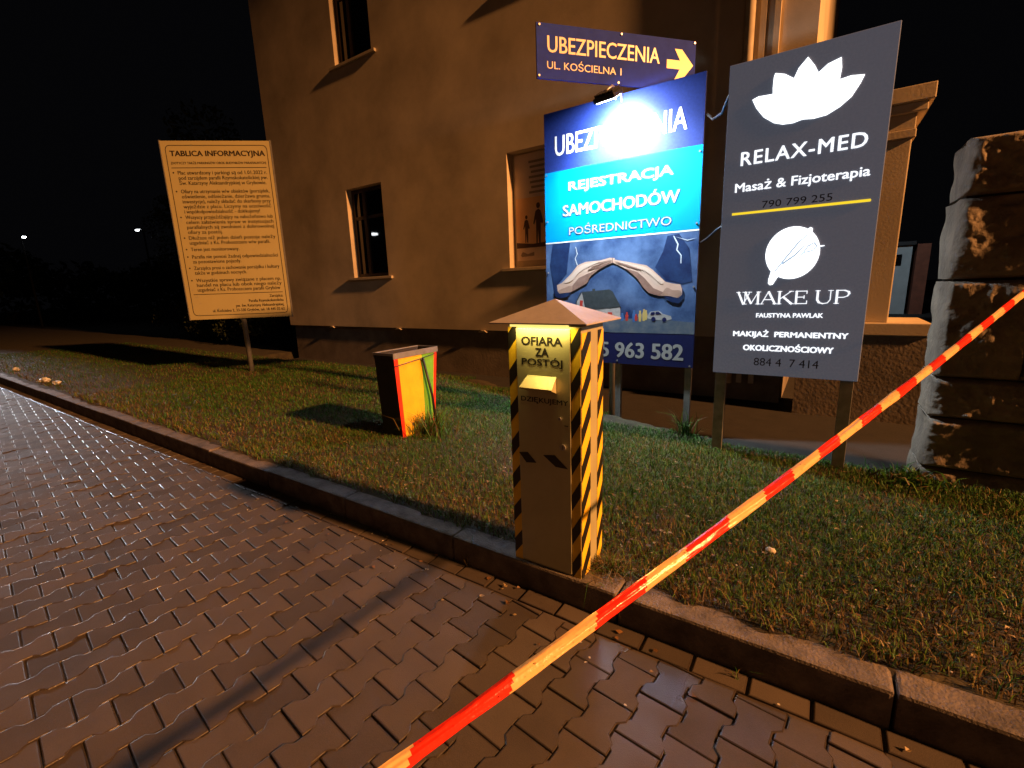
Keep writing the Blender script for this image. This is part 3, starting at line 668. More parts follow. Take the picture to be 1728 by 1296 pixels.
paras = [(3.695, ['Plac utwardzony i parkingi są od 1.01.2022 r.', 'pod zarządem parafii Rzymskokatolickiej pw.', 'Św. Katarzyny Aleksandryjskiej w Grybowie.']),
 (3.385, ['Ofiary na utrzymanie w/w obiektów (porządek,', 'oświetlenie, odśnieżanie, dzierżawa gruntu,', 'inwestycje), należy składać do skarbony przy', 'wyjeździe z placu. Liczymy na uczciwość', 'i współodpowiedzialność - dziękujemy!']),
 (2.950, ['Wszyscy przyjeżdżający na nabożeństwo lub', 'celem załatwienia spraw w instytucjach', 'parafialnych są zwolnieni z dobrowolnej', 'ofiary za postój.']),
 (2.595, ['Dłuższe niż jeden dzień postoje należy', 'uzgadniać z Ks. Proboszczem w/w parafii.']),
 (2.395, ['Teren jest monitorowany.']),
 (2.265, ['Parafia nie ponosi żadnej odpowiedzialności', 'za pozostawione pojazdy.']),
 (2.065, ['Zarządca prosi o zachowanie porządku i kultury', 'także w godzinach nocnych.']),
 (1.845, ['Wszystkie sprawy związane z placem np.', 'handel na placu lub obok niego należy', 'uzgadniać z Ks. Proboszczem parafii Grybów'])]
XL, XR = -.735, .755
for z, lines in paras:
    m_ = MB(); m_.poly([(-.808+.014*math.cos(t*.7854), z+.03+ZS+.014*math.sin(t*.7854)) for t in range(8)], Y, .0006); flat(m_, 'bullet', M['ink'], ib)
    m_ = MB()
    for i, ln in enumerate(lines):
        last = i == len(lines)-1
        full = XR-XL
        frac = min(1.0, len(ln)/43.0) if last else 1.0
        put_line(m_, ln, XL, z-i*.085+ZS, .088, full*frac, Y, .014)
    flat(m_, 'paragraph', M['ink'], ib)
m_ = MB()
for z, ln, wd in ((1.535, 'Zarządca:', .24), (1.455, 'Parafia Rzymskokatolicka', .62), (1.372, 'pw. św. Katarzyny Aleksandryjskiej,', .86), (1.290, 'ul. Kościelna 2, 33-330 Grybów, tel. 18 445 02 62', 1.28)):
    m_ = MB(); put_line(m_, ln, .75, z+ZS, .072, wd, Y, .022, align='R'); flat(m_, 'footer_line', M['ink'], ib)

# ---------------------------------------------------------------- blue insurance sign
bs = thing('insurance_sign', 'blue insurance sign with praying roof of hands over small house', 'sign', (0, 4.70, 0))
bs['label'] = 'large blue insurance sign with hands over a small house, on posts'
BX0, BX1, BZ0, BZ1 = -2.655, -1.02, .712, 3.345
m_ = MB(); m_.box(BX0, BX1, 0, .025, BZ0, BZ1); m_.build('panel', M['navy'], bs, bevel=.002)
for X in (-2.56, -1.80, -1.07):
    m_ = MB(); m_.box(X-.03, X+.03, .028, .078, -.1, 3.2); m_.build('post', M['post'], bs)
m_ = MB(); m_.poly([(BX0,2.03),(BX1,2.03),(BX1,2.755),(BX0,2.755)], -.0025, .002); flat(m_, 'cyan_field', M['cyan'], bs)
m_ = MB(); m_.poly([(BX0,1.045),(BX1,1.045),(BX1,2.015),(BX0,2.015)], -.0025, .002); flat(m_, 'storm_sky_print', M['storm'], bs)
m_ = MB(); m_.poly([(BX0,BZ0),(BX1,BZ0),(BX1,1.043),(BX0,1.043)], -.0025, .002); flat(m_, 'number_field', M['navy2'], bs)
m_ = MB(); m_.poly([(BX0,2.013),(BX1,2.013),(BX1,2.027),(BX0,2.027)], -.004, .003); flat(m_, 'dividing_line', M['letter'], bs)
m_ = MB()
put_text(m_, 'UBEZPIECZENIA', -2.525, -1.165, 2.905, 3.105, -.003, .012); flat(m_, 'heading', M['letter'], bs)
for body, x0, x1, z0, z1, bo in (('REJESTRACJA', -2.367, -1.272, 2.512, 2.628, .028), ('SAMOCHODÓW', -2.436, -1.205, 2.285, 2.43, .028), ('POŚREDNICTWO', -2.362, -1.276, 2.088, 2.196, .0)):
    m_ = MB(); put_text(m_, body, x0, x1, z0, z1, -.0038, bo, grow=.0065); flat(m_, 'letter_outline', M['outline'], bs)
    m_ = MB(); put_text(m_, body, x0, x1, z0, z1, -.0052, bo); flat(m_, 'lettering', M['silver'], bs)
m_ = MB(); put_text(m_, '5 963 582', -1.992, -1.112, .779, .944, -.0038, .03); flat(m_, 'phone_number', M['grey_letter'], bs)
def prn(name, m, *polys, y=-.004):
    for k, q in enumerate(polys):
        mb = MB(); mb.poly(q, y-.00002*k, .0008); flat(mb, name, m, bs)
prn('wet_ground_print', M['p_ground'], [(BX0,1.046),(BX1,1.046),(BX1,1.16),(-1.5,1.20),(-2.0,1.18),(BX0,1.15)], y=-.0035)
prn('shirt_print', M['shirt'], [(-2.567,2.01),(-2.352,2.01),(-2.375,1.845),(-2.398,1.679),(-2.519,1.56),(-2.56,1.50),(-2.605,1.784)], [(-1.309,1.99),(-1.20,2.0),(-1.10,1.86),(-1.06,1.55),(-1.15,1.53),(-1.30,1.57),(-1.419,1.70),(-1.347,1.847)])
prn('lightning_print', M['bolt_print'], [(-2.29,1.96),(-2.282,1.96),(-2.262,1.884),(-2.288,1.84),(-2.262,1.77),(-2.27,1.765),(-2.296,1.838),(-2.270,1.884)],
    [(-1.255,1.985),(-1.245,1.985),(-1.200,1.905),(-1.210,1.855),(-1.168,1.80),(-1.168,1.725),(-1.176,1.725),(-1.178,1.80),(-1.222,1.853),(-1.212,1.902)], [(-1.245,1.98),(-1.12,1.93),(-1.04,1.95),(-1.12,1.938)], y=-.0052)
prn('hand_print', M['skin'], [(-2.519,1.56),(-2.453,1.587),(-2.344,1.677),(-2.26,1.765),(-2.167,1.796),(-2.007,1.801),(-1.892,1.822),(-1.838,1.816),(-1.849,1.774),(-1.91,1.755),(-2.017,1.707),(-2.106,1.648),(-2.157,1.568),(-2.25,1.524),(-2.346,1.479),(-2.488,1.463),(-2.509,1.493)], y=-.0066)
prn('hand_print', M['skin'], [(-1.882,1.78),(-1.853,1.802),(-1.704,1.77),(-1.506,1.725),(-1.444,1.679),(-1.312,1.557),(-1.244,1.538),(-1.17,1.527),(-1.144,1.485),(-1.149,1.427),(-1.181,1.395),(-1.256,1.413),(-1.375,1.423),(-1.472,1.451),(-1.536,1.513),(-1.591,1.592),(-1.647,1.646),(-1.721,1.701),(-1.815,1.75)], y=-.0068)
prn('hand_shade_print', M['skin_dark'], [(-2.345,1.53),(-2.25,1.63),(-2.106,1.685),(-1.91,1.757),(-2.017,1.707),(-2.106,1.648),(-2.157,1.568),(-2.25,1.524),(-2.346,1.479)],
    [(-1.721,1.705),(-1.593,1.662),(-1.521,1.60),(-1.43,1.50),(-1.308,1.447),(-1.375,1.423),(-1.472,1.451),(-1.536,1.513),(-1.591,1.592),(-1.647,1.646)],
    [(-2.14,1.775),(-2.0,1.783),(-1.88,1.80),(-2.0,1.775)], [(-1.56,1.70),(-1.70,1.745),(-1.84,1.785),(-1.70,1.735)], y=-.0080)
prn('cuff_print', M['shirt'], [(-2.558,1.494),(-2.519,1.56),(-2.509,1.493),(-2.488,1.463),(-2.346,1.479),(-2.379,1.433),(-2.488,1.415),(-2.544,1.435)], [(-1.17,1.527),(-1.14,1.477),(-1.141,1.411),(-1.179,1.344),(-1.254,1.362),(-1.324,1.414),(-1.256,1.413),(-1.181,1.395),(-1.149,1.427),(-1.150,1.48)], y=-.0092)
prn('house_wall_print', M['p_wall'], [(-2.213,1.470),(-2.168,1.316),(-2.168,1.165),(-2.273,1.19),(-2.276,1.374)], [(-2.168,1.32),(-1.775,1.32),(-1.769,1.187),(-2.168,1.165)])
prn('house_roof_print', M['p_roof'], [(-2.213,1.480),(-1.898,1.498),(-1.859,1.477),(-1.765,1.314),(-2.045,1.291),(-2.172,1.305)], [(-2.09,1.46),(-2.056,1.46),(-2.056,1.51),(-2.09,1.51)], [(-2.215,1.48),(-2.28,1.36),(-2.29,1.36),(-2.235,1.47)], y=-.0052)
prn('house_door_print', M['p_red'], [(-2.235,1.39),(-2.20,1.385),(-2.205,1.30),(-2.240,1.31)], [(-1.91,1.26),(-1.86,1.26),(-1.86,1.19),(-1.91,1.19)], y=-.0064)
prn('car_print', M['p_wall'], [(-1.483,1.225),(-1.455,1.265),(-1.371,1.275),(-1.327,1.243),(-1.249,1.222),(-1.24,1.192),(-1.282,1.180),(-1.421,1.185),(-1.483,1.199)])
prn('car_window_print', M['navy2'], [(-1.445,1.258),(-1.41,1.264),(-1.41,1.236),(-1.455,1.235)], [(-1.40,1.264),(-1.372,1.266),(-1.34,1.241),(-1.40,1.237)], *[[(cx+.023*math.cos(t*.7854), cz+.023*math.sin(t*.7854)) for t in range(8)] for cx, cz in ((-1.421,1.192),(-1.312,1.186))], y=-.0055)
def smooth(pl, k=4):
    out = []; n = len(pl)
    for i in range(n):
        p0, p1, p2, p3 = (Vector(pl[(i+j) % n]) for j in (-1, 0, 1, 2))
        for a in range(k):
            t = a/k; q = .5*((2*p1)+(p2-p0)*t+(2*p0-5*p1+4*p2-p3)*t*t+(3*p1-p0-3*p2+p3)*t**3); out.append((q.x, q.y))
    return out
M['skin_light'] = mat('printed_skin_light', (0.70, 0.56, 0.47), 0.35, var=0.05, vscale=8)
M['skin_mid'] = mat('printed_skin_mid', (0.36, 0.235, 0.18), 0.35, col2=(0.45, 0.31, 0.25), vscale=10)
M['cloud'] = mat('printed_cloud', (0.10, 0.19, 0.40), 0.35, col2=(0.24, 0.33, 0.50), vscale=6, detail=9)
prn('hand_light_print', M['skin_light'], smooth([(-2.42,1.59),(-2.33,1.67),(-2.25,1.745),(-2.16,1.775),(-2.02,1.785),(-2.13,1.745),(-2.24,1.69),(-2.34,1.60)]), smooth([(-1.78,1.772),(-1.62,1.735),(-1.51,1.705),(-1.44,1.655),(-1.33,1.565),(-1.36,1.54),(-1.45,1.62),(-1.54,1.68),(-1.67,1.73)]), y=-.0086)
prn('finger_line_print', M['skin_dark'], [(-1.868,1.822),(-1.861,1.822),(-1.858,1.770),(-1.866,1.768)], [(-2.10,1.742),(-1.98,1.770),(-1.87,1.795),(-1.872,1.790),(-1.98,1.762),(-2.10,1.732)], [(-2.14,1.715),(-2.0,1.742),(-1.88,1.775),(-1.885,1.768),(-2.0,1.732),(-2.14,1.704)], [(-1.60,1.706),(-1.72,1.745),(-1.83,1.778),(-1.83,1.772),(-1.72,1.736),(-1.60,1.695)], [(-1.56,1.690),(-1.69,1.728),(-1.80,1.765),(-1.80,1.758),(-1.69,1.718),(-1.56,1.678)], y=-.0090)
prn('wrist_shade_print', M['skin_mid'], smooth([(-2.50,1.50),(-2.42,1.53),(-2.33,1.55),(-2.34,1.487),(-2.42,1.475),(-2.49,1.472)]), smooth([(-1.30,1.50),(-1.24,1.475),(-1.17,1.47),(-1.155,1.43),(-1.20,1.40),(-1.27,1.42),(-1.34,1.43)]), y=-.0083)
def pp(X, z, h): return [(X-.012,z),(X+.012,z),(X+.017,z+h*.6),(X+.009,z+h*.8),(X+.011,z+h),(X-.009,z+h),(X-.009,z+h*.8),(X-.017,z+h*.6)]
prn('people_print', M['p_red'], pp(-1.70,1.17,.09), pp(-1.60,1.17,.07)); prn('people_print', M['p_blue'], pp(-1.625,1.16,.12), pp(-1.75,1.17,.08)); prn('people_print', M['p_yellow'], pp(-1.52,1.17,.12), pp(-1.50,1.18,.10), pp(-1.56,1.165,.11))
m_ = MB()
for X, Z in ((-2.63,2.73),(-1.045,2.70),(-2.63,1.7),(-1.045,2.08),(-2.63,2.25),(-1.80,.745),(-1.05,.73),(-2.63,.75),(-1.045,1.5),(-1.85,3.31)):
    m_ = MB(); m_.tube([(X,-.010,Z),(X,.001,Z)], .009, 10); m_.build('rivet', M['steel'], bs)

fl = thing('floodlight', 'small black LED floodlight on an arm at the top of the blue sign', 'floodlight', (-1.80, 4.395, 3.215))
R0 = Vector((.08, .50, -.86)).to_track_quat('-Z', 'Y').to_matrix()
m_ = MB(); m_.box(-.11,.11,-.085,.085,.0,.045); me = m_.build('housing', M['dark_metal'], fl, bevel=.008)
for v in me.data.vertices: v.co = R0 @ v.co
m_ = MB()
for k in range(7): m_.box(-.09+.03*k-.004,-.09+.03*k+.004,-.07,.07,.0455,.07)
ff = m_.build('cooling_fins', M['dark_metal'], fl)
for v in ff.data.vertices: v.co = R0 @ v.co
m_ = MB(); m_.box(-.09,.09,-.065,.065,-.004,-.0005); ld = m_.build('led_face', M['led'], fl)
for v in ld.data.vertices: v.co = R0 @ v.co
m_ = MB(); m_.tube([(-.01,-.03,.06),(.0,.08,.13),(.01,.28,.13),(.01,.33,.02)], .012, 8); m_.build('arm', M['steel'], fl, smooth=True)

# ---------------------------------------------------------------- direction sign above it
ds = thing('direction_sign', 'navy direction sign with an arrow pointing right, mounted above the blue sign', 'sign', (-1.9, 4.75, 0), math.radians(49.5))
m_ = MB(); m_.box(-.785,.925,0,.02,3.46,3.925); m_.build('panel', M['navy_matte'], ds, bevel=.002)
m_ = MB(); put_text(m_, 'UBEZPIECZENIA', -.68,.51,3.685,3.825,-.003,.012); flat(m_, 'heading', M['orange_print'], ds)
m_ = MB(); put_text(m_, 'UL. KOŚCIELNA 1', -.684,.088,3.549,3.635,-.003,.0); flat(m_, 'street_name', M['orange_print'], ds)
m_ = MB()
m_.poly([(.592,3.656),(.742,3.656),(.742,3.735),(.592,3.735)], -.003); 
m_.poly([(.680,3.835),(.763,3.835),(.898,3.700),(.742,3.738)], -.0033); m_.poly([(.898,3.700),(.763,3.552),(.680,3.552),(.742,3.656),(.742,3.738)], -.0033)
flat(m_, 'arrow', M['arrow'], ds)
m_ = MB(); m_.tube([(.06,.065,.0),(.06,.065,3.85)], .032, 14); m_.build('mast', M['steel'], ds, smooth=True)
m_ = MB(); m_.box(-.70,.85,.021,.032,3.52,3.55).box(-.70,.85,.021,.032,3.83,3.86); m_.build('rail', M['steel'], ds)
m_ = MB()
for X, Z in ((-.755,3.905),(.083,3.905),(-.765,3.485),(.056,3.482),(.905,3.905)): m_ = MB(); m_.tube([(X,-.010,Z),(X,.001,Z)], .010, 10); m_.build('rivet', M['steel'], ds)

# ---------------------------------------------------------------- grey backlit sign
rs = thing('backlit_sign', 'tall graphite backlit sign with glowing white lotus and lettering', 'sign', (0, 4.09, 0))
RX0, RX1, RZ0, RZ1 = -.725, .255, .80, 3.10
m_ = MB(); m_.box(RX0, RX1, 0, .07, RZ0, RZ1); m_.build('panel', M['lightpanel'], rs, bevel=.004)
m_ = MB(); m_.box(RX0+.01, RX1-.01, .071, .10, RZ0+.01, RZ1-.01); m_.build('cabinet', M['post'], rs)
for X in (-.665, .195):
    m_ = MB(); m_.box(X-.04, X+.04, .012, .068, -.1, RZ0-.004); pst = m_.build('post', M['post'], rs, bevel=.003)
lotus = [(-.56,2.834),(-.521,2.847),(-.43,2.842),(-.433,2.883),(-.431,2.948),(-.424,2.974),(-.364,2.954),(-.306,2.912),(-.282,2.97),(-.232,3.025),(-.189,2.963),(-.163,2.912),(-.113,2.952),(-.041,2.972),(-.033,2.909),(-.039,2.839),(.024,2.847),(.096,2.835),(.076,2.786),(.036,2.717),(-.023,2.669),(-.093,2.634),(-.168,2.627),(-.234,2.636),(-.29,2.624),(-.353,2.628),(-.41,2.649),(-.479,2.702),(-.531,2.772)]
m_ = MB(); m_.poly(lotus, -.004, .003); flat(m_, 'lotus_emblem', M['glow_strong'], rs)
m_ = MB(); put_text(m_, 'RELAX-MED', -.612,.152,2.392,2.487,-.003,.014,space=1.12); flat(m_, 'lettering', M['glow'], rs); m_ = MB(); put_text(m_, 'Masaż & Fizjoterapia', -.64,.186,2.185,2.275,-.003,.018); flat(m_, 'lettering', M['glow'], rs)
m_ = MB(); put_text(m_, '790 799 255', -.447,-.012,2.072,2.122,-.003,.0); flat(m_, 'phone_number', M['unlit'], rs); m_ = MB(); put_text(m_, '884 4  7 414', -.424,.009,.877,.939,-.003,.0); flat(m_, 'phone_number', M['unlit'], rs)
m_ = MB(); m_.poly([(-.65,2.041),(.203,2.039),(.207,2.047),(.203,2.056),(-.65,2.057)], -.004, .003); flat(m_, 'dividing_line', M['glow_yellow'], rs)
m_ = MB(); m_.poly([(-.226+.172*math.cos(t*.1309), 1.732+.187*math.sin(t*.1309)) for t in range(48)], -.004, .003)
m_.poly([(-.345,1.64),(-.366,1.545),(-.366,1.515),(-.352,1.503),(-.335,1.508),(-.315,1.545),(-.285,1.60)], -.0043, .003); m_.poly([(-.16,1.86),(-.144,1.89),(-.125,1.905),(-.110,1.896),(-.112,1.875),(-.135,1.85)], -.0043, .003); m_.poly([(-.062,1.764),(-.030,1.768),(-.030,1.772),(-.062,1.772)], -.0043, .003)
flat(m_, 'disc_emblem', M['glow_strong'], rs)
m_ = MB()
for q in ([(-.335,1.60),(-.27,1.70),(-.20,1.80),(-.14,1.86),(-.135,1.855),(-.19,1.795),(-.26,1.695),(-.325,1.60)], [(-.29,1.66),(-.21,1.72),(-.15,1.79),(-.145,1.785),(-.20,1.712),(-.28,1.65)],
          [(-.19,1.68),(-.13,1.78),(-.09,1.80),(-.07,1.77),(-.10,1.735),(-.16,1.725),(-.16,1.732),(-.10,1.745),(-.08,1.77),(-.095,1.79),(-.125,1.77),(-.183,1.68)]): m_.poly(q, -.0058, .001)
flat(m_, 'monogram', M['pale_blue'], rs)
SERIF = 1
m_ = MB()
def serif_text(word, x0, x1, z0, z1):       # high-contrast capitals with slab serifs, drawn as strokes
    H = z1-z0; T = .115*H*1.25; t = .05*H*1.1; S = .035*H
    G = {'M': (1.0, [((.12,0),(.12,1),t),((.12,1),(.5,.05),T),((.5,.05),(.88,1),t),((.88,0),(.88,1),T)], [.12,.88], [.1,.9]),
         'A': (.9, [((.08,0),(.45,1),t),((.45,1),(.84,0),T),((.22,.36),(.68,.36),t)], [.08,.84], []),
         'K': (.9, [((.16,0),(.16,1),T),((.2,.4),(.78,1),t),((.36,.56),(.84,0),T)], [.16,.84], [.16,.78]),
         'E': (.8, [((.16,0),(.16,1),T),((.1,.02),(.72,.02),t),((.1,.98),(.70,.98),t),((.16,.52),(.56,.52),t),((.71,0),(.71,.24),t),((.69,.78),(.69,1),t),((.56,.40),(.56,.64),t)], [], []),
         'U': (.95, [((.16,1),(.16,.3),T),((.16,.3),(.26,.08),T),((.26,.08),(.46,.0),t*1.4),((.46,.0),(.68,.06),t),((.68,.06),(.8,.3),t),((.8,.3),(.8,1),t)], [], [.16,.8]),
         'P': (.85, [((.16,0),(.16,1),T),((.16,.98),(.5,.98),t),((.5,.98),(.7,.88),t*1.5),((.7,.88),(.74,.72),T),((.74,.72),(.66,.55),t*1.5),((.66,.55),(.48,.46),t),((.16,.46),(.48,.46),t)], [.16], []),
         'V': (.75, [((.08,1),(.42,0),T),((.42,0),(.78,1),t)], [], [.08,.78]), ' ': (.28, [], [], [])}
    tot = sum(G[c][0] for c in word); X = x0; k = (x1-x0)/tot
    for c in word:
        wd, st, bs_, ts_ = G[c]
        for (a, b0), (c_, d0), tt in st:
            p = Vector((X+a*k, z0+b0*H)); q = Vector((X+c_*k, z0+d0*H)); d = (q-p).normalized(); n = Vector((-d.y, d.x))*tt/2; e = d*tt*.12
            m_.poly([tuple(p-n-e), tuple(q-n+e), tuple(q+n+e), tuple(p+n-e)], -.003-random.random()*.0006, .001)
        for s_ in bs_: m_.poly([(X+(s_-.13)*k, z0), (X+(s_+.13)*k, z0), (X+(s_+.13)*k, z0+S), (X+(s_-.13)*k, z0+S)], -.0039-random.random()*.0004, .001)
        for s_ in ts_: m_.poly([(X+(s_-.13)*k, z1-S), (X+(s_+.13)*k, z1-S), (X+(s_+.13)*k, z1), (X+(s_-.13)*k, z1)], -.0039-random.random()*.0004, .001)
        X += wd*k
serif_text('V', -.578, -.49, 1.36, 1.455); serif_text('MAKE UP', -.535, .16, 1.36, 1.455); flat(m_, 'serif_lettering', M['glow'], rs)
m_ = MB(); put_text(m_, 'FAUSTYNA PAWLAK', -.432,.006,1.257,1.291,-.003,.03); flat(m_, 'lettering', M['glow'], rs); m_ = MB(); put_text(m_, 'MAKIJAŻ  PERMANENTNY', -.588,.170,1.094,1.162,-.003,.04); flat(m_, 'lettering', M['glow'], rs); m_ = MB(); put_text(m_, 'OKOLICZNOŚCIOWY', -.509,.092,.995,1.056,-.003,.04)
flat(m_, 'lettering', M['glow'], rs)

cb = MB(); cb.tube([(-1.02,4.74,3.02),(-.94,4.66,2.93),(-.83,4.45,2.90),(-.74,4.20,2.93),(-.715,4.18,2.97)], .012, 8)
tag(cb.build('cable', M['cable'], smooth=True), 'black cable sagging between the blue sign and the graphite sign', 'cable')

# ---------------------------------------------------------------- barrier tape
tp = thing('barrier_tape', 'taut wet red and white barrier tape crossing the foreground', 'barrier tape', (0, 0, 0))
A = Vector((-.60, .481, .669)); Bv = Vector((1.076, 3.9, 1.40))
Bv = Vector((.915, 3.7, 1.441))
D = (Bv-A); LEN = D.length; D.normalize()
bounds = [-.32,-.16,0,.243,.489,.662,.821,1.010,1.194,1.353,1.512,1.648,1.806,1.96,2.11,2.27,2.42,2.56,2.71,2.86,3.0,3.15,3.3,3.45,3.6,3.75,3.9,4.1]
view = (Vector((0, 0, 1.55))-(A+Bv)/2).normalized()
Wd = D.cross(view).normalized(); Nn = Wd.cross(D).normalized()
m_ = MB(); ns = 560; s0, s1 = -1.1, LEN+.42; nu = 12
prev = None
for i in range(ns+1):
    s = s0+(s1-s0)*i/ns
    c = A+D*s+Vector((0, 0, -.038*math.sin(math.pi*sm((s+.6)/(LEN+1.0)))))
    tw = .95*noise.noise(Vector((s*1.1, 4, 2)))+.22*noise.noise(Vector((s*5, 1, 2)))
    wd = .0325*(1+.16*noise.noise(Vector((s*5, 9, 1)))+.05*noise.noise(Vector((s*22, 9, 1))))
    w_ = Wd*math.cos(tw)+Nn*math.sin(tw); n_ = Nn*math.cos(tw)-Wd*math.sin(tw)
    row = []
    fold = .26+.10*noise.noise(Vector((s*2.2, 2, 8)))
    for k in range(nu+1):
        u = k/nu-.5
        z_ = .008*(1-4*u*u)+.004*noise.noise(Vector((s*3.5, u*5, 3)))+.0016*noise.noise(Vector((s*24, u*11, 5)))
        row.append(c+w_*(u*wd)+n_*z_)
    # folded-back flap behind, thickening the ribbon
    for k in range(5):
        u = .5-k/4*(.55+fold)
        row.append(c+w_*(u*wd*.97)+n_*(-.005-.004*math.sin(k)+.003*noise.noise(Vector((s*16, k, 7)))))
    b0 = len(m_.v); m_.v += [tuple(q) for q in row]
    if prev is not None:
        ss = s-.5*(s1-s0)/ns
        for k in range(len(row)-1):
            sk = ss+(.03*(k/nu-.5)*(1 if k <= nu else -1))
            par = sum(1 for b_ in bounds if b_ < sk) % 2
            m_.f.append((prev+k, prev+k+1, b0+k+1, b0+k)); m_.mi.append(0 if par == 1 else 1)
    prev = b0
m_.build('ribbon', [M['tape_red'], M['tape_white']], tp, smooth=True, recalc=False)

# dew drops on the tape
dr = MB()
for _ in range(150):
    s = random.uniform(-.1, LEN); u = random.uniform(-.35, .4)
    c = A+D*s+Vector((0, 0, -.038*math.sin(math.pi*sm((s+.6)/(LEN+1.0)))))+Wd*u*.031+Nn*(.0085*(1-4*u*u)+.001)
    lump(dr, c, random.uniform(.0008, .0022), (1, 1, 1), 0, 6, 4, 0)
M['water'] = mat('water_drops', (.9, .9, .9), .05); 
wt = M['water'].node_tree.nodes['Principled BSDF']; wt.inputs['Transmission Weight'].default_value = 1.0; wt.inputs['IOR'].default_value = 1.33
d_ = tag(dr.build('water_drops', M['water'], tp, smooth=True, recalc=False), kind='stuff')

# ---------------------------------------------------------------- far side: hedge, trees, street lamps, house
M['leafy'] = attr_mat('tree_leaf', 0.55, 0.35)
def foliage(n, centres, size):
    C_ = np.array([c[:3] for c in centres]); R_ = np.array([c[3] for c in centres]); S_ = np.array([c[4] if len(c) > 4 else .8 for c in centres])
    wts = R_**2/np.sum(R_**2); k = RNG.choice(len(centres), n, p=wts)
    d = RNG.normal(size=(n, 3)); d /= np.linalg.norm(d, axis=1)[:, None]
    p = C_[k]+d*(R_[k]*RNG.uniform(.45, 1.05, n)**.6)[:, None]*np.c_[np.ones(n), np.ones(n), S_[k]]
    a = RNG.normal(size=(n, 3)); a /= np.linalg.norm(a, axis=1)[:, None]; b = np.cross(a, RNG.normal(size=(n, 3))); b /= np.linalg.norm(b, axis=1)[:, None]
    s = size*RNG.uniform(.6, 1.4, n)[:, None]
    v = np.stack([p-a*s, p+b*s*.45, p+a*s, p-b*s*.45], 1)
    return v, k
def leaf_mesh(name, v, tint, parent, label=None):
    n = len(v); me = bpy.data.meshes.new(name); me.vertices.add(n*4); me.vertices.foreach_set('co', v.ravel())
    me.loops.add(n*4); me.loops.foreach_set('vertex_index', np.arange(n*4)); me.polygons.add(n); me.polygons.foreach_set('loop_start', np.arange(n)*4)
    me.update(calc_edges=True)
    c = np.array(tint)*RNG.uniform(.5, 1.5, (n, 1)); c = np.repeat(np.c_[c, np.ones(n)][:, None, :], 4, 1)
    at = me.color_attributes.new('tint', 'FLOAT_COLOR', 'POINT'); at.data.foreach_set('color', c.ravel())
    return link(name, me, M['leafy'], parent)
def tree(X, Y, H, R, label, n=5200, tint=(.035, .05, .018)):
    t = thing('tree', label, 'tree', (X, Y, -.05), 0, 'dark trees left of the house')
    tr = MB(); top = Vector((random.uniform(-.3, .3), random.uniform(-.3, .3), H*.62))
    tr.tube([(0,0,0),(.05,.02,H*.15),top*.6+Vector((0,0,H*.03)),top], [H*.035,H*.028,H*.02,H*.01], 9)
    cs = []
    for k in range(15):
        a = random.uniform(0, 6.28); r = R*random.uniform(.3, .95); z = H*random.uniform(.38, .95); rr = R*random.uniform(.22, .42)
        r *= 1.15-.75*abs(z/H-.6); q = Vector((r*math.cos(a), r*math.sin(a), z)); cs.append((*q, rr))
        if k < 8: tr.tube([top*random.uniform(.45, .9), q*.6+top*.3, q], [H*.012, H*.007, H*.003], 6)
    tr.build('trunk', M['bark'], t, smooth=True)
    v, _ = foliage(n, cs, .10); leaf_mesh('crown', v, tint, t)
    return t
tree(-20.5, 11.5, 9.0, 3.0, 'tall dark tree close behind the information board')
tree(-26.0, 12.6, 7.5, 2.8, 'dark broad tree beside the far street, left of the information board')
tree(-33.0, 16.5, 10.0, 3.4, 'farthest dark tree behind the white street lamps')
def hedge(X, Y, w_, d_, h_, label, n):
    t = thing('hedge_bush', label, 'bush', (X, Y, 0), 0, 'dark bushes along the lawn edge')
    cs = [(random.uniform(-w_/2, w_/2), random.uniform(-d_/2, d_/2), h_*random.uniform(.25, .72), h_*random.uniform(.28, .45)) for _ in range(9)]
    st = MB()
    for c in cs[:5]: st.tube([(c[0]*.3, c[1]*.3, -.05), (c[0]*.7, c[1]*.7, c[2]*.6), (c[0], c[1], c[2])], [.03, .02, .008], 6)
    st.build('stems', M['bark'], t)
    v, _ = foliage(n, cs, .055); leaf_mesh('foliage', v, (.03, .04, .016), t)
hedge(-14.4, 7.5, 2.2, 1.0, 1.7, 'low dark bush left of the house corner behind the information board post', 2600)
hedge(-17.4, 8.1, 2.6, 1.2, 1.9, 'dark bush on the lawn edge left of the information board', 2600)
hedge(-21.2, 8.6, 2.6, 1.2, 1.6, 'farthest dark bush above the left end of the kerb', 2400)

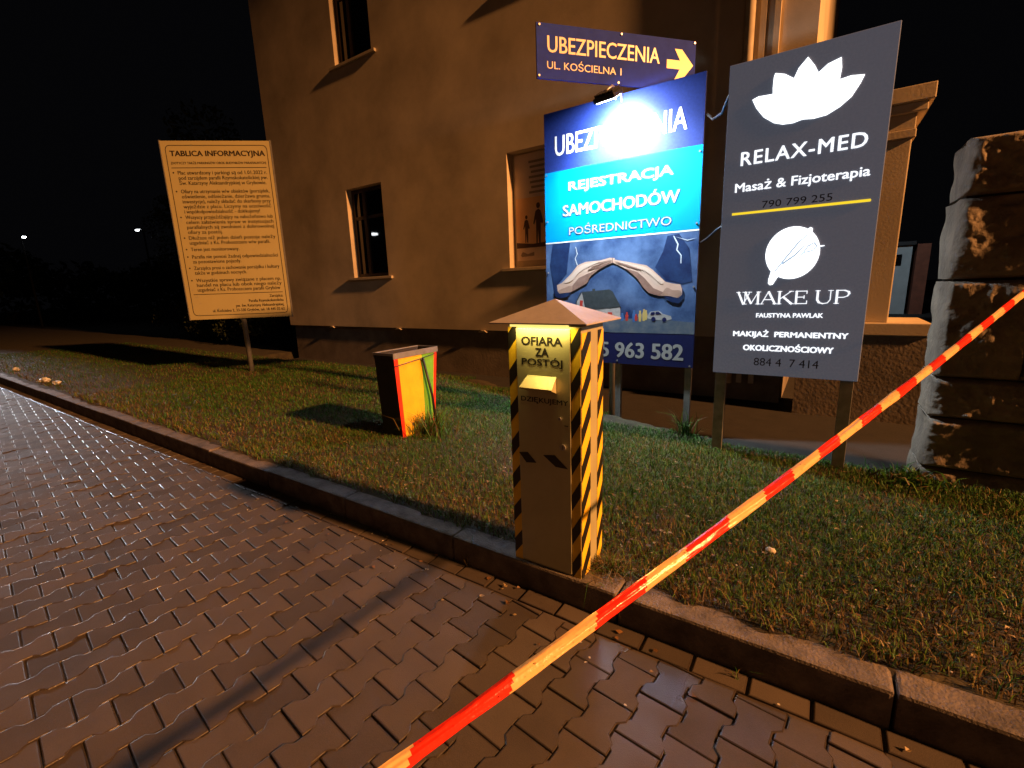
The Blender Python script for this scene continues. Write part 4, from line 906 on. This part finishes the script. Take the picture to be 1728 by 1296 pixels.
cs = []
for k in range(46): cs.append((random.uniform(-62, -50), -16+k*1.0, random.uniform(1.0, 4.5), random.uniform(1.6, 2.8)))
for k in range(30): cs.append((-50+k*1.25, random.uniform(20, 24), random.uniform(1.0, 5.0), random.uniform(1.6, 2.8)))
v, _ = foliage(22000, cs, .32); tag(leaf_mesh('far_wood', v, (.03, .04, .018), None), kind='stuff')
def street_lamp(X, Y, Z, label, arm, big=1.0):
    t = thing('street_lamp', label, 'street lamp', (X, Y, 0), 0, 'white street lamps far down the road')
    p_ = MB(); p_.tube([(0,0,-.06),(0,0,Z-.3),(arm*.25,0,Z-.02),(arm,0,Z+.06)], [.07,.05,.04,.03], 10); p_.build('pole', M['dark_metal'], t, smooth=True)
    h_ = MB(); h_.box(arm-.24*(arm < 0)-.05, arm+.24*(arm > 0)+.05, -.10, .10, Z+.02, Z+.10); h_.build('head', M['dark_metal'], t, bevel=.02)
    g_ = MB(); g_.box(arm-.14*big*(arm < 0)-.02, arm+.14*big*(arm > 0)+.02, -.07*big, .07*big, Z-.045*big, Z+.018); g_.build('lens', M['lamp_head'], t)
street_lamp(-39.9, 7.57, 5.42, 'far white street lamp at the left edge of the photo', .6)
street_lamp(-37.0, 12.73, 6.1, 'white street lamp beside the left edge of the information board', -.9)
# small pale building far right between the sign and the stone wall
fh = thing('far_house', 'small pale house with a dark window far behind, right of the graphite sign', 'house', (2.2, 25, 0))
m_ = MB(); m_.box(-1.6,.60,0,3,-.1,2.7); m_.build('wall', M['house_pale'], fh)
m_ = MB(); m_.box(-1.7,.68,-.15,3.1,2.7,2.84); m_.build('roof', M['dark_metal'], fh)
m_ = MB(); m_.box(-.05,.30,-.02,-.002,1.9,2.35); m_.build('window', M['pane'], fh)
m_ = MB(); m_.box(.74,1.15,-.1,2.8,-.1,2.72); m_.build('shed', M['house_red'], fh)

lamp('alley_lamp_light', 'SPOT', (0.5, 17, 6.5), 900, (0.70, 0.88, 1.0), target=(2.2, 25, 1.6), spot_size=math.radians(40), spot_blend=0.7, shadow_soft_size=0.2)  # unseen cool spot added to brighten the far house
cb = MB(); cb.tube([(-1.02,4.735,1.90),(-.93,4.62,1.93),(-.82,4.4,1.97),(-.70,4.19,2.0)], .009, 8)
tag(cb.build('cable', M['cable'], smooth=True), 'thin black cable stretched between the two signs, lower than the sagging one', 'cable')

street_lamp(-27.0, -9.37, 5.6, 'white street lamp across the square, seen only as a reflection in the lower window', .2, 2.6)
